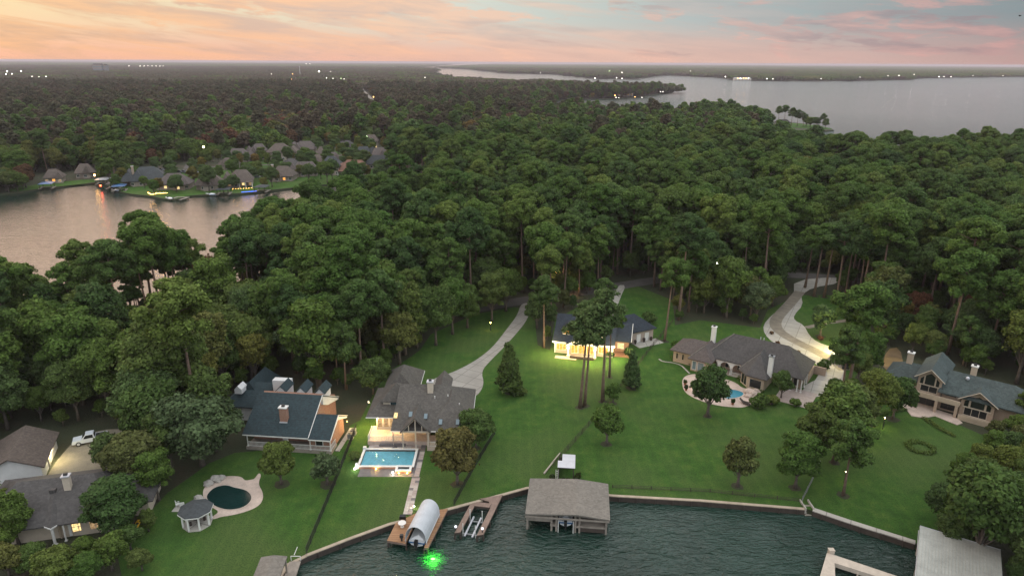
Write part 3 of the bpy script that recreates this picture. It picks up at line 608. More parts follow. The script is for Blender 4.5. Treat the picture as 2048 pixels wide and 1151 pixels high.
part('dormer_roof', MB().gable(1.8, 4.3, 1.6, 6.2, 5.75, 6.75, 'y', .14), 'shingle_navy', h)
window(h, 3.05, 1.9, 4.5, 1.3, .95, 0, 'room_amber')
part('dormer', MB().extrude([(10.2, 4.0), (12.1, 4.0), (12.1, 5.7), (11.15, 6.5), (10.2, 5.7)], 'y', 1.9, 5.6), 'grey_wall', h)
part('dormer_roof', MB().gable(9.9, 12.4, 1.6, 6.2, 5.75, 6.75, 'y', .14), 'shingle_navy', h)
window(h, 11.15, 1.9, 4.5, 1.3, .95, 0, 'room_amber')
part('corner_board', MB().box(.42, .58, .82, .98, 0, 3.1), 'white_paint', h); part('corner_board', MB().box(13.9, 14.08, .82, .98, 0, 3.1), 'white_paint', h)
fascia(h, [(0, 0, 3.3, 0, 3.0), (10.7, 0, 14.5, 0, 3.0)]); part('trim', MB().beam((18.05, 3.6, 3.2), (18.05, 8.3, 6.02), .08), 'white_paint', h); part('trim', MB().beam((3.35, -1.25, 3.05), (7, -1.25, 4.95), .08).beam((10.65, -1.25, 3.05), (7, -1.25, 4.95), .08), 'white_paint', h)
part('patio', MB().box(13.6, 18.2, 1.6, 4.4, -.02, .12), 'red_brick', h)
part('terrace', MB().box(1.0, 6.0, -2.4, -1.0, -.02, .14), 'flagstone', h)
part('planter', MB().box(4.4, 10, -1.9, -1.3, 0, .5), 'dark_wood', h)
for q, pw in ((3.9, 1200), (10.1, 1400)): sconce(h, q, -1.1, 2.35, pw, (1, .76, .30), 'lamp_white', (0, -2.6, .35), .2)
sconce(h, .5, .7, 2.9, 1100, (1, .80, .36), 'lamp_white', (-1.0, -1.6, .1), .14); sconce(h, 14.0, .7, 2.8, 1700, (1, .82, .38), 'lamp_white', (.6, -1.8, .1), .14)
gx = obj('garage_wing', None, h, (18.2, 9.6, 0), R_(40.2))
part('garage_wall', MB().box(.2, 6.7, .7, 7.4, 0, 3.05), 'pale_brick', gx)
part('garage_roof', MB().hip(-2.0, 7.2, 0, 8.1, 3.2, 6.3, 'x', 2.6, 4.1), 'shingle_navy', gx)
part('garage_slab', MB().box(.3, 7.6, -2.4, .7, -.03, .1), 'pale_concrete', gx)
for q in (2.2, 4.7):
    part('garage_door', MB().box(q - .6, q + .6, .6, .72, .1, 2.2), 'white_paint', gx)
for q in (.9, 3.5, 5.7): part('plant_pot', MB().cyl(q, .1, .1, .55, .22, 8, .3).ball((q, .1, .85), .4, 1, .4), 'dark_wood', gx)

# --- hip-roofed mansion
h = thing('mansion', 'long grey hip-roofed mansion with two white chimneys and white arches above the patio', 'house', (36.2, 143.5, 0), R_(-34.5))
part('wall', MB().box(.6, 8, .6, 7.4, 0, 2.95).box(5.6, 9.6, -1.7, 7.2, .01, 2.94).box(8.3, 24.5, 3.4, 10.4, 0, 3.3).box(24.5, 27.9, 3.0, 10.3, 0, 3.28), 'tan_brick', h)
part('bay_wall', MB().extrude([(16.6, 3.4), (16.6, -1.2), (18.6, -3.2), (21.9, -3.2), (22.2, 3.4)], 'z', 0, 3.1), 'tan_wall', h)
part('roof', MB().hip(7.7, 28.8, .4, 11.4, 3.35, 7.8, 'x', 4.6, 4.8), 'shingle_grey', h)
part('wing_roof', MB().hip(-.1, 8.6, -.1, 8.1, 3.05, 5.25, 'x', 4, 1.5).hip(5.0, 10.4, -2.4, 7.8, 3.07, 5.5, 'y', 3.2, 2.8), 'shingle_mauve', h)
bay = MB(); ev = [(16.0, 4), (16.0, -1.6), (18.3, -3.9), (22.6, -3.9), (22.9, 4)]; ap = (19.4, 1.4, 6.5); bk = (19.4, 5.5, 6.5)
bay.add([(*p, 3.15) for p in ev] + [(*p, 2.95) for p in ev] + [ap, bk], [(0, 1, 10, 11), (1, 2, 10), (2, 3, 10), (3, 4, 11, 10), (0, 5, 6, 1), (1, 6, 7, 2), (2, 7, 8, 3), (3, 8, 9, 4), (5, 9, 8, 7, 6)])
part('bay_roof', bay, 'shingle_grey', h)
part('ridge_cap', MB().beam((7.75, .45, 3.4), (12.3, 5.9, 7.84), .13).beam((5.05, -2.35, 3.1), (7.7, .8, 5.55), .11).beam((16.05, -1.55, 3.2), (19.4, 1.4, 6.56), .12), 'shingle_shake', h)
# arcade with three arches
ar = MB(); zt = 3.1
for k in range(3):
    x0 = 8.4 + k * 2.7; x1 = x0 + 2.7; xc = (x0 + x1) / 2; rr = 1.05; seg = 10
    pts = [(xc - rr * math.cos(math.pi * i / seg), 1.75 + rr * math.sin(math.pi * i / seg)) for i in range(seg + 1)]
    for i in range(seg):
        a, b_ = pts[i], pts[i + 1]
        ar.extrude([a, b_, (b_[0], zt), (a[0], zt)], 'y', .75, 1.1)
    ar.box(x0, xc - rr, .75, 1.1, 1.75, zt).box(xc + rr, x1, .75, 1.1, 1.75, zt)
part('arcade', ar, 'white_paint', h)
for k in range(4):
    for s in (-.16, .16): column(h, 8.4 + k * 2.7 + s, .92, .1, 1.75, .09)
part('porch_floor', MB().box(8.2, 16.5, .5, 3.4, 0, .1), 'flagstone', h)
railing(h, (13.9, .6), (16.3, .6), .1, .8)
for q in (9.8, 12.5, 15.2): window(h, q, 3.4, .5, 1.6, 2.1, 0, 'glass_dark', 'cream_stucco', nx=2)
for q in (1.5, 2.9): window(h, q, .6, .9, .55, 1.5, 0, 'glass_dark', 'tan_wall')
window(h, 6.4, -1.7, .4, 1.0, 2.1, 0, 'glass_sky', nx=1); window(h, 7.9, -1.7, .4, 1.5, 2.1, 0, 'glass_sky', nx=1)
for k, (x, y, w) in enumerate([(16.6, .2, 1.6), (17.6, -2.2, 2.2)]): window(h, x - .02, y, .3, w, 2.2, R_(-90) if k == 0 else R_(-45), 'glass_dark', 'cream_stucco', nx=2)
window(h, 20.2, -3.2, .4, 2.5, 2.0, 0, 'glass_dark', 'cream_stucco', nx=1)
for q in (25.4, 26.8): window(h, q, 3.0, .4, .9, 2.2, 0, 'glass_dark', 'white_paint')
for q in (25.0, 26.3, 27.6, 28.4): column(h, q, 1.0, 0, 3.15, .13)
for q in (4, 6.2): column(h, 28.4, q, 0, 3.15, .13)
chimney(h, 7.9, 5.2, 4.0, 8.6, .95, .8, 'white_paint'); chimney(h, 22.4, -1.6, 3.0, 7.6, .9, .8, 'white_paint', 'steel_grey')
for q in (18.0, 18.7): part('vent_pipe', MB().cyl(q, 6.0, 7.3, 8.3, .1, 6), 'metal_light', h)
part('side_wall', MB().box(28.3, 28.6, 6.5, 12.6, 0, 1.9).box(28.3, 31.0, 12.3, 12.6, 0, 1.88), 'tan_brick', h)
part('forecourt', MB().box(24.6, 31.5, -5.5, 2.4, -.02, .08), 'tile_rose', h)

# --- gabled brick house at the right
h = thing('brick_house', 'two-storey tan brick house with green-grey roof and tall gable windows', 'house', (82.1, 123.7, 0), R_(-40)); h.scale = (1, 1, 1.12)
gable_wall(h, -.8, 3.3, -.2, 9.6, 0, 5.5, 6.9, 'y', 'tan_brick'); part('wall', MB().box(3.3, 7.0, .3, 7.0, 0, 4.4), 'tan_brick', h)
gable_wall(h, 7.0, 12.4, -.4, 5.6, 0.01, 3.5, 5.1, 'y', 'tan_brick'); part('wing_wall', MB().box(12.4, 19, 1.0, 8, 0, 2.7), 'tan_brick', h); part('wing_wall', MB().box(-6.6, -.8, 2.2, 8.6, 0, 3.4), 'tan_brick', h)
part('gable_roof', MB().gable(-1.4, 3.9, -1.1, 10.4, 5.5, 7.4, 'y', .2).gable(6.4, 13.0, -1.3, 6.2, 3.5, 5.6, 'y', .2), 'shingle_green', h)
part('roof', MB().hip(2.9, 19.5, -1.0, 8.6, 4.3 - .6, 6.5, 'x', 1, 5).hip(-7.2, 0, 1.5, 9.3, 3.5, 5.6, 'x', 3.4, 1), 'shingle_green', h)
for x0, x1, ze, zr, yy in ((-.8, 3.3, 5.2, 6.7, -.2), (7.0, 12.4, 3.2, 4.85, -.4)):
    xm = (x0 + x1) / 2; w = (x1 - x0)
    for k in (-1, 1):
        part('window', MB().extrude([(xm + k * w * .40, ze - 1.05), (xm + k * w * .27, ze - 1.05), (xm + k * w * .27, ze + .35), (xm + k * w * .40, ze - .15)], 'y', yy - .06, yy + .03), 'glass_dark', h)
    part('window', MB().extrude([(xm - w * .2, ze - 1.05), (xm + w * .2, ze - 1.05), (xm + w * .2, ze + .62), (xm, ze + 1.1), (xm - w * .2, ze + .62)], 'y', yy - .065, yy + .03), 'glass_dark', h)
    part('mullion', MB().box(xm - w * .25, xm - w * .22, yy - .1, yy - .02, ze - 1.1, ze + .5).box(xm + w * .22, xm + w * .25, yy - .1, yy - .02, ze - 1.1, ze + .5).box(xm - w * .43, xm + w * .43, yy - .1, yy - .02, ze - 1.25, ze - 1.08), 'cream_stucco', h)
    part('trim', MB().beam((x0 - .6, yy - 1, ze + .2), (xm, yy - 1, zr + .6), .08).beam((x1 + .6, yy - 1, ze + .2), (xm, yy - 1, zr + .6), .08), 'cream_stucco', h)
window(h, 1.3, -.2, 2.75, 3.0, 1.35, 0, 'glass_dark', 'cream_stucco', nx=2); window(h, 5.0, .3, 2.8, 2.2, 1.2, 0, 'glass_dark', 'cream_stucco')
window(h, 9.6, -.4, .5, 3.8, 1.5, 0, 'glass_dark', 'cream_stucco', nx=3)
window(h, 1.3, -.2, .3, 3.0, 1.9, 0, 'glass_dark', 'dark_wood', nx=2); window(h, 5.0, .3, .3, 2.4, 1.9, 0, 'glass_dark', 'dark_wood', nx=2)
part('balcony', MB().box(-1.2, 7.0, -2.2, -.2, 2.3, 2.6).box(-1.2, 7.0, -2.25, -2.1, 2.6, 3.2).box(-1.25, -1.1, -2.2, -.2, 2.6, 3.2), 'tan_wall', h)
part('balcony', MB().box(7.1, 13.0, -2.3, -.4, .0, .5).box(7.1, 13.0, -2.35, -2.2, .5, 1.0), 'tan_wall', h)
for q in (-.9, 3.2, 6.6): part('pier', MB().box(q - .25, q + .25, -2.2, -1.7, 0, 2.3), 'tan_brick', h)
chimney(h, -3.6, 5.4, 4.2, 7.4, 1.1, .9, 'tan_wall', 'white_paint'); chimney(h, 7.6, 4.4, 5.2, 8.0, 1.0, .9, 'tan_wall', 'white_paint')
part('roof_vent', MB().ball((7.0, 2.4, 6.2), .35, 2), 'metal_light', h)
for q in (3.6, 6.9): part('downpipe', MB().box(q - .06, q + .06, -.42, -.3, 2.4, 4.2), 'metal_dark', h)
struct('terrace', poly_sheet(W([(1800, 806), (1823, 832), (1848, 836), (1870, 832), (1914, 850), (1925, 846), (1906, 830), (1860, 815), (1825, 800)]), .14, .2), 'flagstone')

# --- lakeside house at the left with a lit window, and its garage
h = thing('lake_house', 'grey-roofed house with one lit window half hidden by trees', 'house', (-62.6, 80.7, 0), R_(14))
part('wall', MB().box(-12, 5.5, 1.3, 12.5, 0, 2.9).box(5.5, 9.5, 4, 11, 0, 2.88), 'cream_stucco', h)
part('roof', MB().hip(-13, 6.5, 0, 14, 3.05, 6.5, 'x', 5, 4.5).hip(4.5, 10.5, 3, 12, 3.04, 5.4, 'x', 1, 3), 'shingle_grey', h)
wx = obj('front_wing', None, h, (-1.7, -.7, 0), R_(-36))
part('wing_roof', MB().hip(-7.5, 0, 0, 9, 3.08, 5.4, 'y', 3.6, 2), 'shingle_grey', wx); part('wing_wall', MB().box(-6.8, -.8, 1.6, 8, 0, 2.9), 'tan_wall', wx)
column(wx, -.35, .35, 0, 2.88, .2); fascia(wx, [(-7.5, 0, 0, 0, 2.86), (0, 0, 0, 3.2, 2.86)])
column(h, -.6, .4, 0, 2.85, .12); window(h, .9, 1.3, .7, 1.7, 1.7, R_(8), 'room_warm', 'cream_stucco', nx=2, nz=2); window(h, 3.1, 1.3, .7, 1.6, 1.5, 0, 'room_dim', 'cream_stucco', nx=2)
part('white_panel', MB().box(-.35, .0, 1.1, 1.28, .2, 2.7), 'white_paint', h)
chimney(h, -.9, 5.2, 4.4, 7.6, .9, .8, 'cream_stucco', 'metal_light'); part('roof_vent', MB().box(-3.2, -2.4, 4.6, 5.2, 5.0, 5.9), 'shingle_grey', h)
h = thing('garage', 'long brown-roofed garage with pale wall and wall lamp beside the gravel yard', 'garage', (-80.2, 105.8, 0), R_(-68))
gable_wall(h, .3, 10.8, -8.0, 0, 0, 2.6, 4.6, 'x', 'white_siding'); part('roof', MB().gable(-.3, 11.4, -8.7, .6, 2.65, 5.0, 'x', .2), 'shingle_brown', h)
door(h, 6.6, .04, 0.02, 1.0, 2.1, R_(180), 'grey_wall'); 
sconce(h, 5.8, .22, 2.2, 700, (1, .84, .45), 'lamp_white', (0, .5, -.1), .14)

# ------------------------------------------------------------------ village across the inlet
def village_house(label, px, py, wpx, depth=12, roof='shingle_brown', wall='village_wall', rz=0, lit=(), cols=False, chim=False, stor=0, group=None, cross=True, gar=False):
    p = at(px, py); dist = to_px(p.x, p.y, 0)[2]; w = wpx * dist / FPX; hgt = 2.9 + stor * 2.6; rise = min(w, depth) * .43
    e = thing('village_house', label, 'house', (p.x, p.y, 0), R_(rz) - math.atan2(p.x, p.y) * .5, group)
    part('wall', MB().box(-w / 2 + .7, w / 2 - .7, .8, depth - .8, 0, hgt), wall, e)
    rv = random.Random(int(px * 3 + py)); hi_ = min(w * rv.uniform(.2, .4), depth * .45); sd = rv.choice((-1, 1)); c0 = rv.uniform(.02, .3) * w * sd; cw = w * rv.uniform(.17, .27)
    rf = MB().hip(-w / 2, w / 2, 0, depth, hgt, hgt + rise, 'x', hi_, min(w * rv.uniform(.15, .4), depth * .5))
    if rv.random() < .7: gw = w * rv.uniform(.16, .24); rf.hip(sd * w * .5 - gw, sd * w * .5 + gw, depth * rv.uniform(-.1, .3), depth * rv.uniform(.8, 1.3), hgt + .02, hgt + rise * rv.uniform(.5, .9), 'y', gw * .9, gw * .6); part('garage_wall', MB().box(sd * w * .5 - gw + .7, sd * w * .5 + gw - .7, depth * .35, depth * .8, 0, hgt), wall, e)
    if cross:
        rf.hip(c0 - cw, c0 + cw, -2.2, depth * .6, hgt - .02, hgt + rise * rv.uniform(.6, .9), 'y', cw * rv.uniform(.3, 1.0), 1.0); part('front_wall', MB().box(c0 - cw + .6, c0 + cw - .6, -1.6, 1.0, 0, hgt - .05), wall, e)
    part('roof', rf, roof, e)
    n = max(3, int(w / 3.4))
    for i in range(n):
        x = -w / 2 + w * (i + .5) / n; yy = .8 if not (cross and c0 - cw + .5 < x < c0 + cw - .5) else -1.6
        window(e, x, yy, .7, 1.5, 1.5, 0, lit[i % len(lit)] if lit else 'glass_dark', nx=2)
    if stor: 
        for i in range(n): window(e, -w / 2 + w * (i + .5) / n, .8, 3.6, 1.2, 1.3, 0, 'glass_dark')
    if cols:
        for i in range(5): column(e, -w / 2 + .5 + (w - 1) * i / 4, -2.9, 0, hgt - .1, .2)
        part('porch_roof', MB().box(-w / 2, w / 2, -3.2, .8, hgt - .1, hgt + .12), roof, e)
    if chim: chimney(e, -w * .38, depth * .3, 2, hgt + rise + .9, 1.1, .9, 'tan_brick')
    return e
VH = [('big grey-roofed house with brick chimney at the inlet corner', 300, 371, 74, 15, 'shingle_dark', dict(chim=True, rz=8)),
 ('low grey-roofed house behind the glowing lawn edge on the inlet', 345, 380, 66, 12, 'shingle_mauve', dict(lit=('glass_dark', 'room_warm'), rz=-4)),
 ('small brown hip-roofed house beside a covered boat lift', 424, 381, 48, 12, 'shingle_brown', dict(rz=4)),
 ('tall brown-roofed house with porch columns above blue-lit dock', 480, 374, 52, 13, 'shingle_brown', dict(cols=True, lit=('room_dim', 'glass_dark', 'room_warm'), rz=6)),
 ('brown-roofed house with two amber windows beyond the small lawn', 562, 363, 48, 12, 'shingle_brown', dict(lit=('glass_dark', 'glass_dark', 'room_amber'), rz=-8, chim=True)),
 ('grey hip-roofed house next to the house with amber windows', 612, 353, 50, 12, 'shingle_mauve', dict(rz=6)),
 ('steep dark-roofed house beside the red-roofed one', 662, 350, 40, 12, 'shingle_dark', dict(stor=1, rz=-4)),
 ('red-roofed house with white porch on the inlet bank', 704, 351, 54, 13, 'shingle_red', dict(cols=True, rz=-10)),
 ('long low dark-roofed house behind the red-roofed one', 754, 338, 56, 12, 'shingle_dark', dict(rz=-6, cross=False)),
 ('brown-roofed house at the left end of the back street', 478, 324, 46, 13, 'shingle_mauve', dict(rz=5)),
 ('two-storey house with one bright window on the back street', 515, 320, 34, 12, 'shingle_mauve', dict(stor=1, lit=('room_warm', 'glass_dark', 'glass_dark'))),
 ('wide two-storey house with greenish lit window on the back street', 558, 321, 50, 13, 'shingle_brown', dict(stor=1, lit=('room_green', 'glass_dark', 'glass_dark', 'glass_dark'), rz=-3)),
 ('steep-gabled two-storey house at the right end of the back street', 607, 314, 46, 12, 'shingle_mauve', dict(stor=1, rz=-5)),
 ('narrow grey house between street and inlet row', 514, 349, 24, 14, 'shingle_mauve', dict(cross=False, rz=20)),
 ('small house with a brightly lit yard window in the village middle', 632, 333, 30, 12, 'shingle_brown', dict(lit=('room_warm',), rz=-14)),
 ('grey house at the edge of the meadow behind the village', 690, 301, 26, 12, 'shingle_grey', dict(rz=-12)),
 ('house with reddish roof and lit gable among the village trees', 742, 297, 28, 12, 'shingle_brown', dict(lit=('room_warm', 'glass_dark'), stor=1)),
 ('cream-gabled house half hidden by trees right of the village', 764, 320, 40, 12, 'shingle_mauve', dict(rz=10)),
 ('brown-roofed house behind the parked cars at the wood edge', 452, 340, 30, 12, 'shingle_brown', dict(rz=-15)), ('low mauve-roofed house between street and red-roofed house', 668, 329, 34, 11, 'shingle_mauve', dict(rz=12)), ('grey-roofed house tucked behind the amber-windowed house', 580, 341, 30, 11, 'shingle_grey', dict(rz=-6)), ('brown-roofed house right of the steep-gabled two-storey house', 650, 318, 34, 12, 'shingle_brown', dict(rz=8)), ('dark-roofed house above the long low house at the village end', 722, 318, 36, 12, 'shingle_dark', dict(rz=-8)), ('mauve-roofed house at the right end of the village by the woods', 790, 310, 34, 12, 'shingle_mauve', dict(rz=4)), ('brown-roofed house deep among trees between village and white houses', 828, 312, 32, 12, 'shingle_brown', dict(rz=-10)),
 ('white-walled house under the two street lamps', 918, 293, 24, 10, 'shingle_grey', dict(wall='white_siding', stor=1)),
 ('white-gabled house right of the two street lamps', 945, 301, 30, 12, 'shingle_mauve', dict(wall='white_siding', rz=-12)),
 ('mauve-roofed house left of the white-walled houses', 900, 306, 34, 13, 'shingle_mauve', dict(rz=8)),
 ('brown-roofed house with a pale yard in the woods east of the village', 858, 298, 28, 12, 'shingle_brown', dict(rz=20)),
 ('low mauve roof below the white-walled houses', 880, 318, 30, 12, 'shingle_mauve', dict(rz=-5)),
 ('grey-roofed house among trees on the far left bank', 172, 356, 38, 12, 'shingle_brown', dict(rz=14)),
 ('house with amber lit veranda under trees on the far left bank', 108, 366, 36, 10, 'shingle_brown', dict(lit=('room_dim', 'room_amber', 'room_dim'), rz=6)),
 ('dark house with tiny white lights at the left bank corner', 18, 372, 30, 10, 'shingle_dark', dict(rz=10)),
 ('lone house with a lit gable deep in the woods past the village', 1135, 314, 20, 10, 'shingle_dark', dict(lit=('room_warm', 'glass_dark'), rz=-20)),
 ('pale big house in the woods near the bay', 1250, 236, 20, 14, 'metal_light', dict(wall='white_siding', stor=1)),
 ('white low house on the lake point', 1566, 251, 30, 8, 'shingle_grey', dict(wall='white_siding', cross=False))]
for lb, px, py, wp, dp, rf, kw in VH: village_house(lb, px, py, wp, dp, rf, **kw)

# ------------------------------------------------------------------ seawall, docks and boats
def wall_run(name, label, pts, top=.12, cap='wall_cap', face='dark_wood', cw=.5):
    e = thing(name, label, 'seawall')
    for i in range(len(pts) - 1):
        a, b_ = Vector((*pts[i], 0)), Vector((*pts[i + 1], 0)); d = (b_ - a).normalized(); n = Vector((d.y, -d.x, 0))
        part('wall_panel', MB().add([a + n * .25 + Vector((0, 0, z)) for z in (-2.5, top - .15)] + [b_ + n * .25 + Vector((0, 0, z)) for z in (top - .15, -2.5)] + [a - n * .05 + Vector((0, 0, z)) for z in (-2.5, top - .15)] + [b_ - n * .05 + Vector((0, 0, z)) for z in (top - .15, -2.5)],
            [(0, 3, 2, 1), (4, 5, 6, 7), (1, 2, 6, 5), (0, 1, 5, 4), (3, 7, 6, 2)]), face, e)
        a2, b2 = a - d * .02, b_ + d * .02; lo, hi = n * (.3), -n * (cw - .3)
        z0, z1 = Vector((0, 0, top - .148 + .004 * (i % 2))), Vector((0, 0, top + .004 * (i % 2)))
        part('cap', MB().add([a2 + lo + z0, b2 + lo + z0, b2 + hi + z0, a2 + hi + z0, a2 + lo + z1, b2 + lo + z1, b2 + hi + z1, a2 + hi + z1], [(0, 3, 2, 1), (4, 5, 6, 7), (0, 1, 5, 4), (1, 2, 6, 5), (2, 3, 7, 6), (3, 0, 4, 7)]), cap, e)
        k = int((b_ - a).length / 2.4)
        for j in range(k):
            q = a.lerp(b_, (j + .5) / k) + n * .34; part('pile', MB().cyl(q.x, q.y, -2.4, top - .2, .11, 6), face, e)
    return e
wall_run('seawall', 'seawall with pale timber cap along the lawns of the pool house and the boathouse', wall_a[:7])
wall_run('seawall', 'seawall with sandy cap edging the wide open lawn', wall_a[6:], .1)
wall_run('seawall', 'slanting seawall with broad concrete cap below the gabled brick house', wall_b, .16, 'pale_concrete', 'dark_wood', .9)
wall_run('seawall', 'short bulkhead by the shingled pier roof', [(-30.8, 71), (-30.4, 76.3), wall_a[0]], .05)
e = thing('seawall_steps', 'narrow timber steps in the gap between two seawalls', 'steps')
p0, p1 = Vector(wall_a[-1]), Vector(wall_b[0])
for i in range(4): 
    q = p0.lerp(p1, .5) + Vector((-.05 * i, -.35 * i + 1.0)); part('step', MB().box(q.x - .5, q.x + .5, q.y - .2, q.y + .2, -.28 * i - .2, -.28 * i + .04), 'grey_wood', e)
for s in (-.62, .62): part('side_wall', MB().box(p0.lerp(p1, .5).x + s - .1, p0.lerp(p1, .5).x + s + .1, p0.y - .3, p0.y + 2.0, -.6, .35), 'pale_concrete', e)

def dock(name, label, poly, z=.3, mat='deck_wood', posts=True, th=.3, post_mat='dark_wood'):
    c = Vector((sum(p[0] for p in poly) / len(poly), sum(p[1] for p in poly) / len(poly), 0)); e = thing(name, label, 'dock', c)
    loc = [(p[0] - c.x, p[1] - c.y) for p in poly]
    part('decking', poly_sheet(loc, z, .05), mat, e); part('beam', MB().extrude(loc, 'z', z - th - .05, z - .051), 'dock_wood' if mat == 'deck_wood' else post_mat, e)
    if posts:
        n = len(loc)
        for i in range(n):
            a, b_ = Vector(loc[i]), Vector(loc[(i + 1) % n]); k = max(1, int((a - b_).length / 2.5))
            for j in range(k):
                q = a.lerp(b_, j / k) * .97; part('post', MB().cyl(q.x, q.y, -2.4, z - .36, .13, 6), post_mat, e)
    return e
X = lambda *q: tuple(q)
cd_ = dock('boat_dock', 'U-shaped orange-brown timber dock with a canvas boat cover', [(-17.6, 81.0), (-14.85, 80.35), (-13.95, 87.0), (-11.3, 87.7), (-12.15, 79.55), (-11.6, 79.5), (-9.6, 88.35), (-12.0, 87.95), (-14.4, 87.2), (-17.0, 84.9)])
part('bench', MB().box(3.6, 5.2, 3.6, 4.2, .3, .9), 'dock_wood', cd_, (-4.0, -.6, 0))
# canvas cover on the dock
cv = thing('boat_cover', 'arched grey canvas boat cover on the orange-brown dock', 'boat cover', (-13.4, 80.2, 0), R_(-11))
aw = MB(); nseg = 14; hw, top = 1.55, 2.75
ring = [(-hw * math.cos(math.pi * i / nseg), .75 + (top - .3) * math.sin(math.pi * i / nseg) ** .8) for i in range(nseg + 1)]
inn = [(x * .975, .75 + (z - .75) * .975) for x, z in ring]
ring_poly = ring + inn[::-1]
for i in range(nseg): aw.extrude([ring[i], ring[i + 1], inn[i + 1], inn[i]], 'y', .0, 6.6)
part('canvas', aw, 'canvas', cv)
part('end_panel', MB().extrude(inn, 'y', 6.45, 6.55), 'canvas', cv)
for y in (.15, 2.3, 4.4, 6.3):
    part('hoop', MB().tube([(x * .965, y, .75 + (z - .75) * .965) for x, z in ring], [.035] * (nseg + 1), 5, False), 'metal_light', cv)
for s in (-1, 1):
    part('side_pipe', MB().beam((s * hw, -.05, .8), (s * hw, 6.6, .8), .05), 'white_paint', cv)
    for y in (.2, 6.3): part('leg', MB().beam((s * hw, y, -1.2), (s * hw, y, .8), .06), 'metal_light', cv)
def boat(label, loc, rz, ln=5.6, bw=2.2, stripe='boat_blue', cover='boat_white', group=None):
    """runabout: lofted hull with flared bow, deck, windscreen, outboard"""
    e = thing('motor_boat', label, 'boat', loc, rz, group); st = []
    for k in range(9):
        u = k / 8; w = bw / 2 * (1 - max(0, (u - .45) / .55) ** 2.2 * .96); y = u * ln; sh = .95 + .28 * u * u; kz = 0.05 + .55 * max(0, (u - .6) / .4) ** 2
        st.append([(0, y, kz), (w * .72, y, kz + .32 * (1 - u * .3)), (w, y, sh), (w * .93, y, sh + .03), (0, y, sh + .06)])
    mb = MB(); 
    for s in (-1, 1):
        o = len(mb.v); mb.v += [(p[0] * s, p[1], p[2]) for r in st for p in r]
        for k in range(8):
            for j in range(4):
                q = (o + k * 5 + j, o + k * 5 + j + 1, o + (k + 1) * 5 + j + 1, o + (k + 1) * 5 + j); mb.f.append(q if s > 0 else q[::-1])
    mb.f.append((4, 3, 2, 1, 0)); mb.f.append((45, 46, 47, 48, 49))
    part('hull', mb, 'boat_white', e, smooth=False)
    part('stripe', MB().box(-bw / 2 - .02, bw / 2 + .02, -.03, ln * .4, .62, .84), stripe, e)
    part('cockpit_cover', MB().hip(-bw * .4, bw * .4, .4, ln * .62, 1.05, 1.45, 'y', .5, .8, .05), cover, e)
    part('windscreen', MB().extrude([(ln * .6, 1.1), (ln * .66, 1.1), (ln * .58, 1.6), (ln * .56, 1.6)], 'x', -bw * .36, bw * .36), 'glass_dark', e)
    part('outboard_motor', MB().box(-.22, .22, -.55, -.02, .5, 1.35).box(-.08, .08, -.4, -.2, -.2, .5), 'black_paint', e)
    return e
boat('white motor boat with blue stripe moored under the arched canvas cover', (-13.3, 80.4, -.35), R_(-11), 5.8, 2.3)
lf = thing('deck_chairs_table', 'white table on the orange-brown dock by the covered boat', 'table', (-15.9, 84.0, .3)); 
part('table_top', MB().cyl(0, 0, .68, .74, .6, 12), 'white_paint', lf); part('leg', MB().cyl(0, 0, 0, .68, .06, 6), 'white_paint', lf); part('base', MB().cyl(0, 0, 0, .05, .3, 8), 'white_paint', lf)
gr = thing('barbecue_grill', 'dark barbecue grill beside the round white table on the dock', 'grill', (-16.0, 85.3, .3)); part('firebox', MB().box(-.45, .45, -.3, .3, .5, .95).hip(-.45, .45, -.3, .3, .95, 1.2, 'x', .1, .1), 'black_paint', gr); 
for s in (-.4, .4): part('leg', MB().box(s - .04, s + .04, -.25, .25, 0, .5), 'metal_dark', gr)
st = thing('cleaning_station', 'slim dark post box at the lake end of the orange-brown dock', 'post', (-15.5, 81.0, .3)); part('box', MB().box(-.25, .25, -.2, .2, .55, 1.0), 'metal_dark', st); part('post', MB().box(-.12, .12, -.12, .12, 0, .55), 'metal_dark', st)
ul = thing('underwater_light', 'bright green fishing light glowing in the water beyond the dock', 'light', (-10.85, 78.7, WZ)); part('lens', MB().ball((0, 0, 0), .26, 3, 0, (1.3, 1, .2)), 'lamp_green', ul, smooth=True); lamp(ul, (0, 0, 1.3), 2600, (.06, 1, .04), .8, 115)  # unseen spot added above the surface, imitating the glow from below
# finger docks
for poly, lb in (([(-8.15, 82.7), (-7.3, 82.9), (-5.35, 89.9), (-6.3, 89.4)], 'narrow brown finger dock left of the empty boat lift'), ([(-4.9, 82.2), (-3.95, 82.4), (-1.3, 92.0), (-4.9, 90.9), (-3.4, 90.2), (-3.15, 88.6)], 'brown finger dock right of the empty boat lift, widening at the seawall')):
    d_ = dock('finger_dock', lb, poly, .3, 'dock_wood', True, .3)
dock('dock_bridge', 'brown timber bridge joining the two finger docks', [(-5.6, 88.9), (-3.3, 88.5), (-3.0, 89.5), (-5.3, 89.9)], .46, 'dock_wood', False, .35)
bl = thing('boat_lift', 'empty boat lift with four white guide poles between the finger docks', 'boat lift', (-5.6, 85.2, 0), R_(-14))
for x in (-.95, .95):
    part('bunk', MB().box(x * .6 - .12, x * .6 + .12, -2.3, 2.3, -.62, -.45), 'metal_light', bl)
    for y in (-1.9, 1.6): part('guide_pole', MB().cyl(x, y, -1.5, 1.25, .06, 6), 'white_paint', bl)
for y in (-1.6, 1.4): part('cross_beam', MB().box(-1.2, 1.2, y - .1, y + .1, -.78, -.62), 'steel_grey', bl)
def globe_post(label, x, y, z=.3, group=None):
    e = thing('dock_lamp', label, 'lamp', (x, y, z), 0, group); part('post', MB().cyl(0, 0, 0, .5, .09, 6), 'dark_wood', e); part('globe', MB().ball((0, 0, .64), .2, 2), 'globe_white', e, smooth=True)
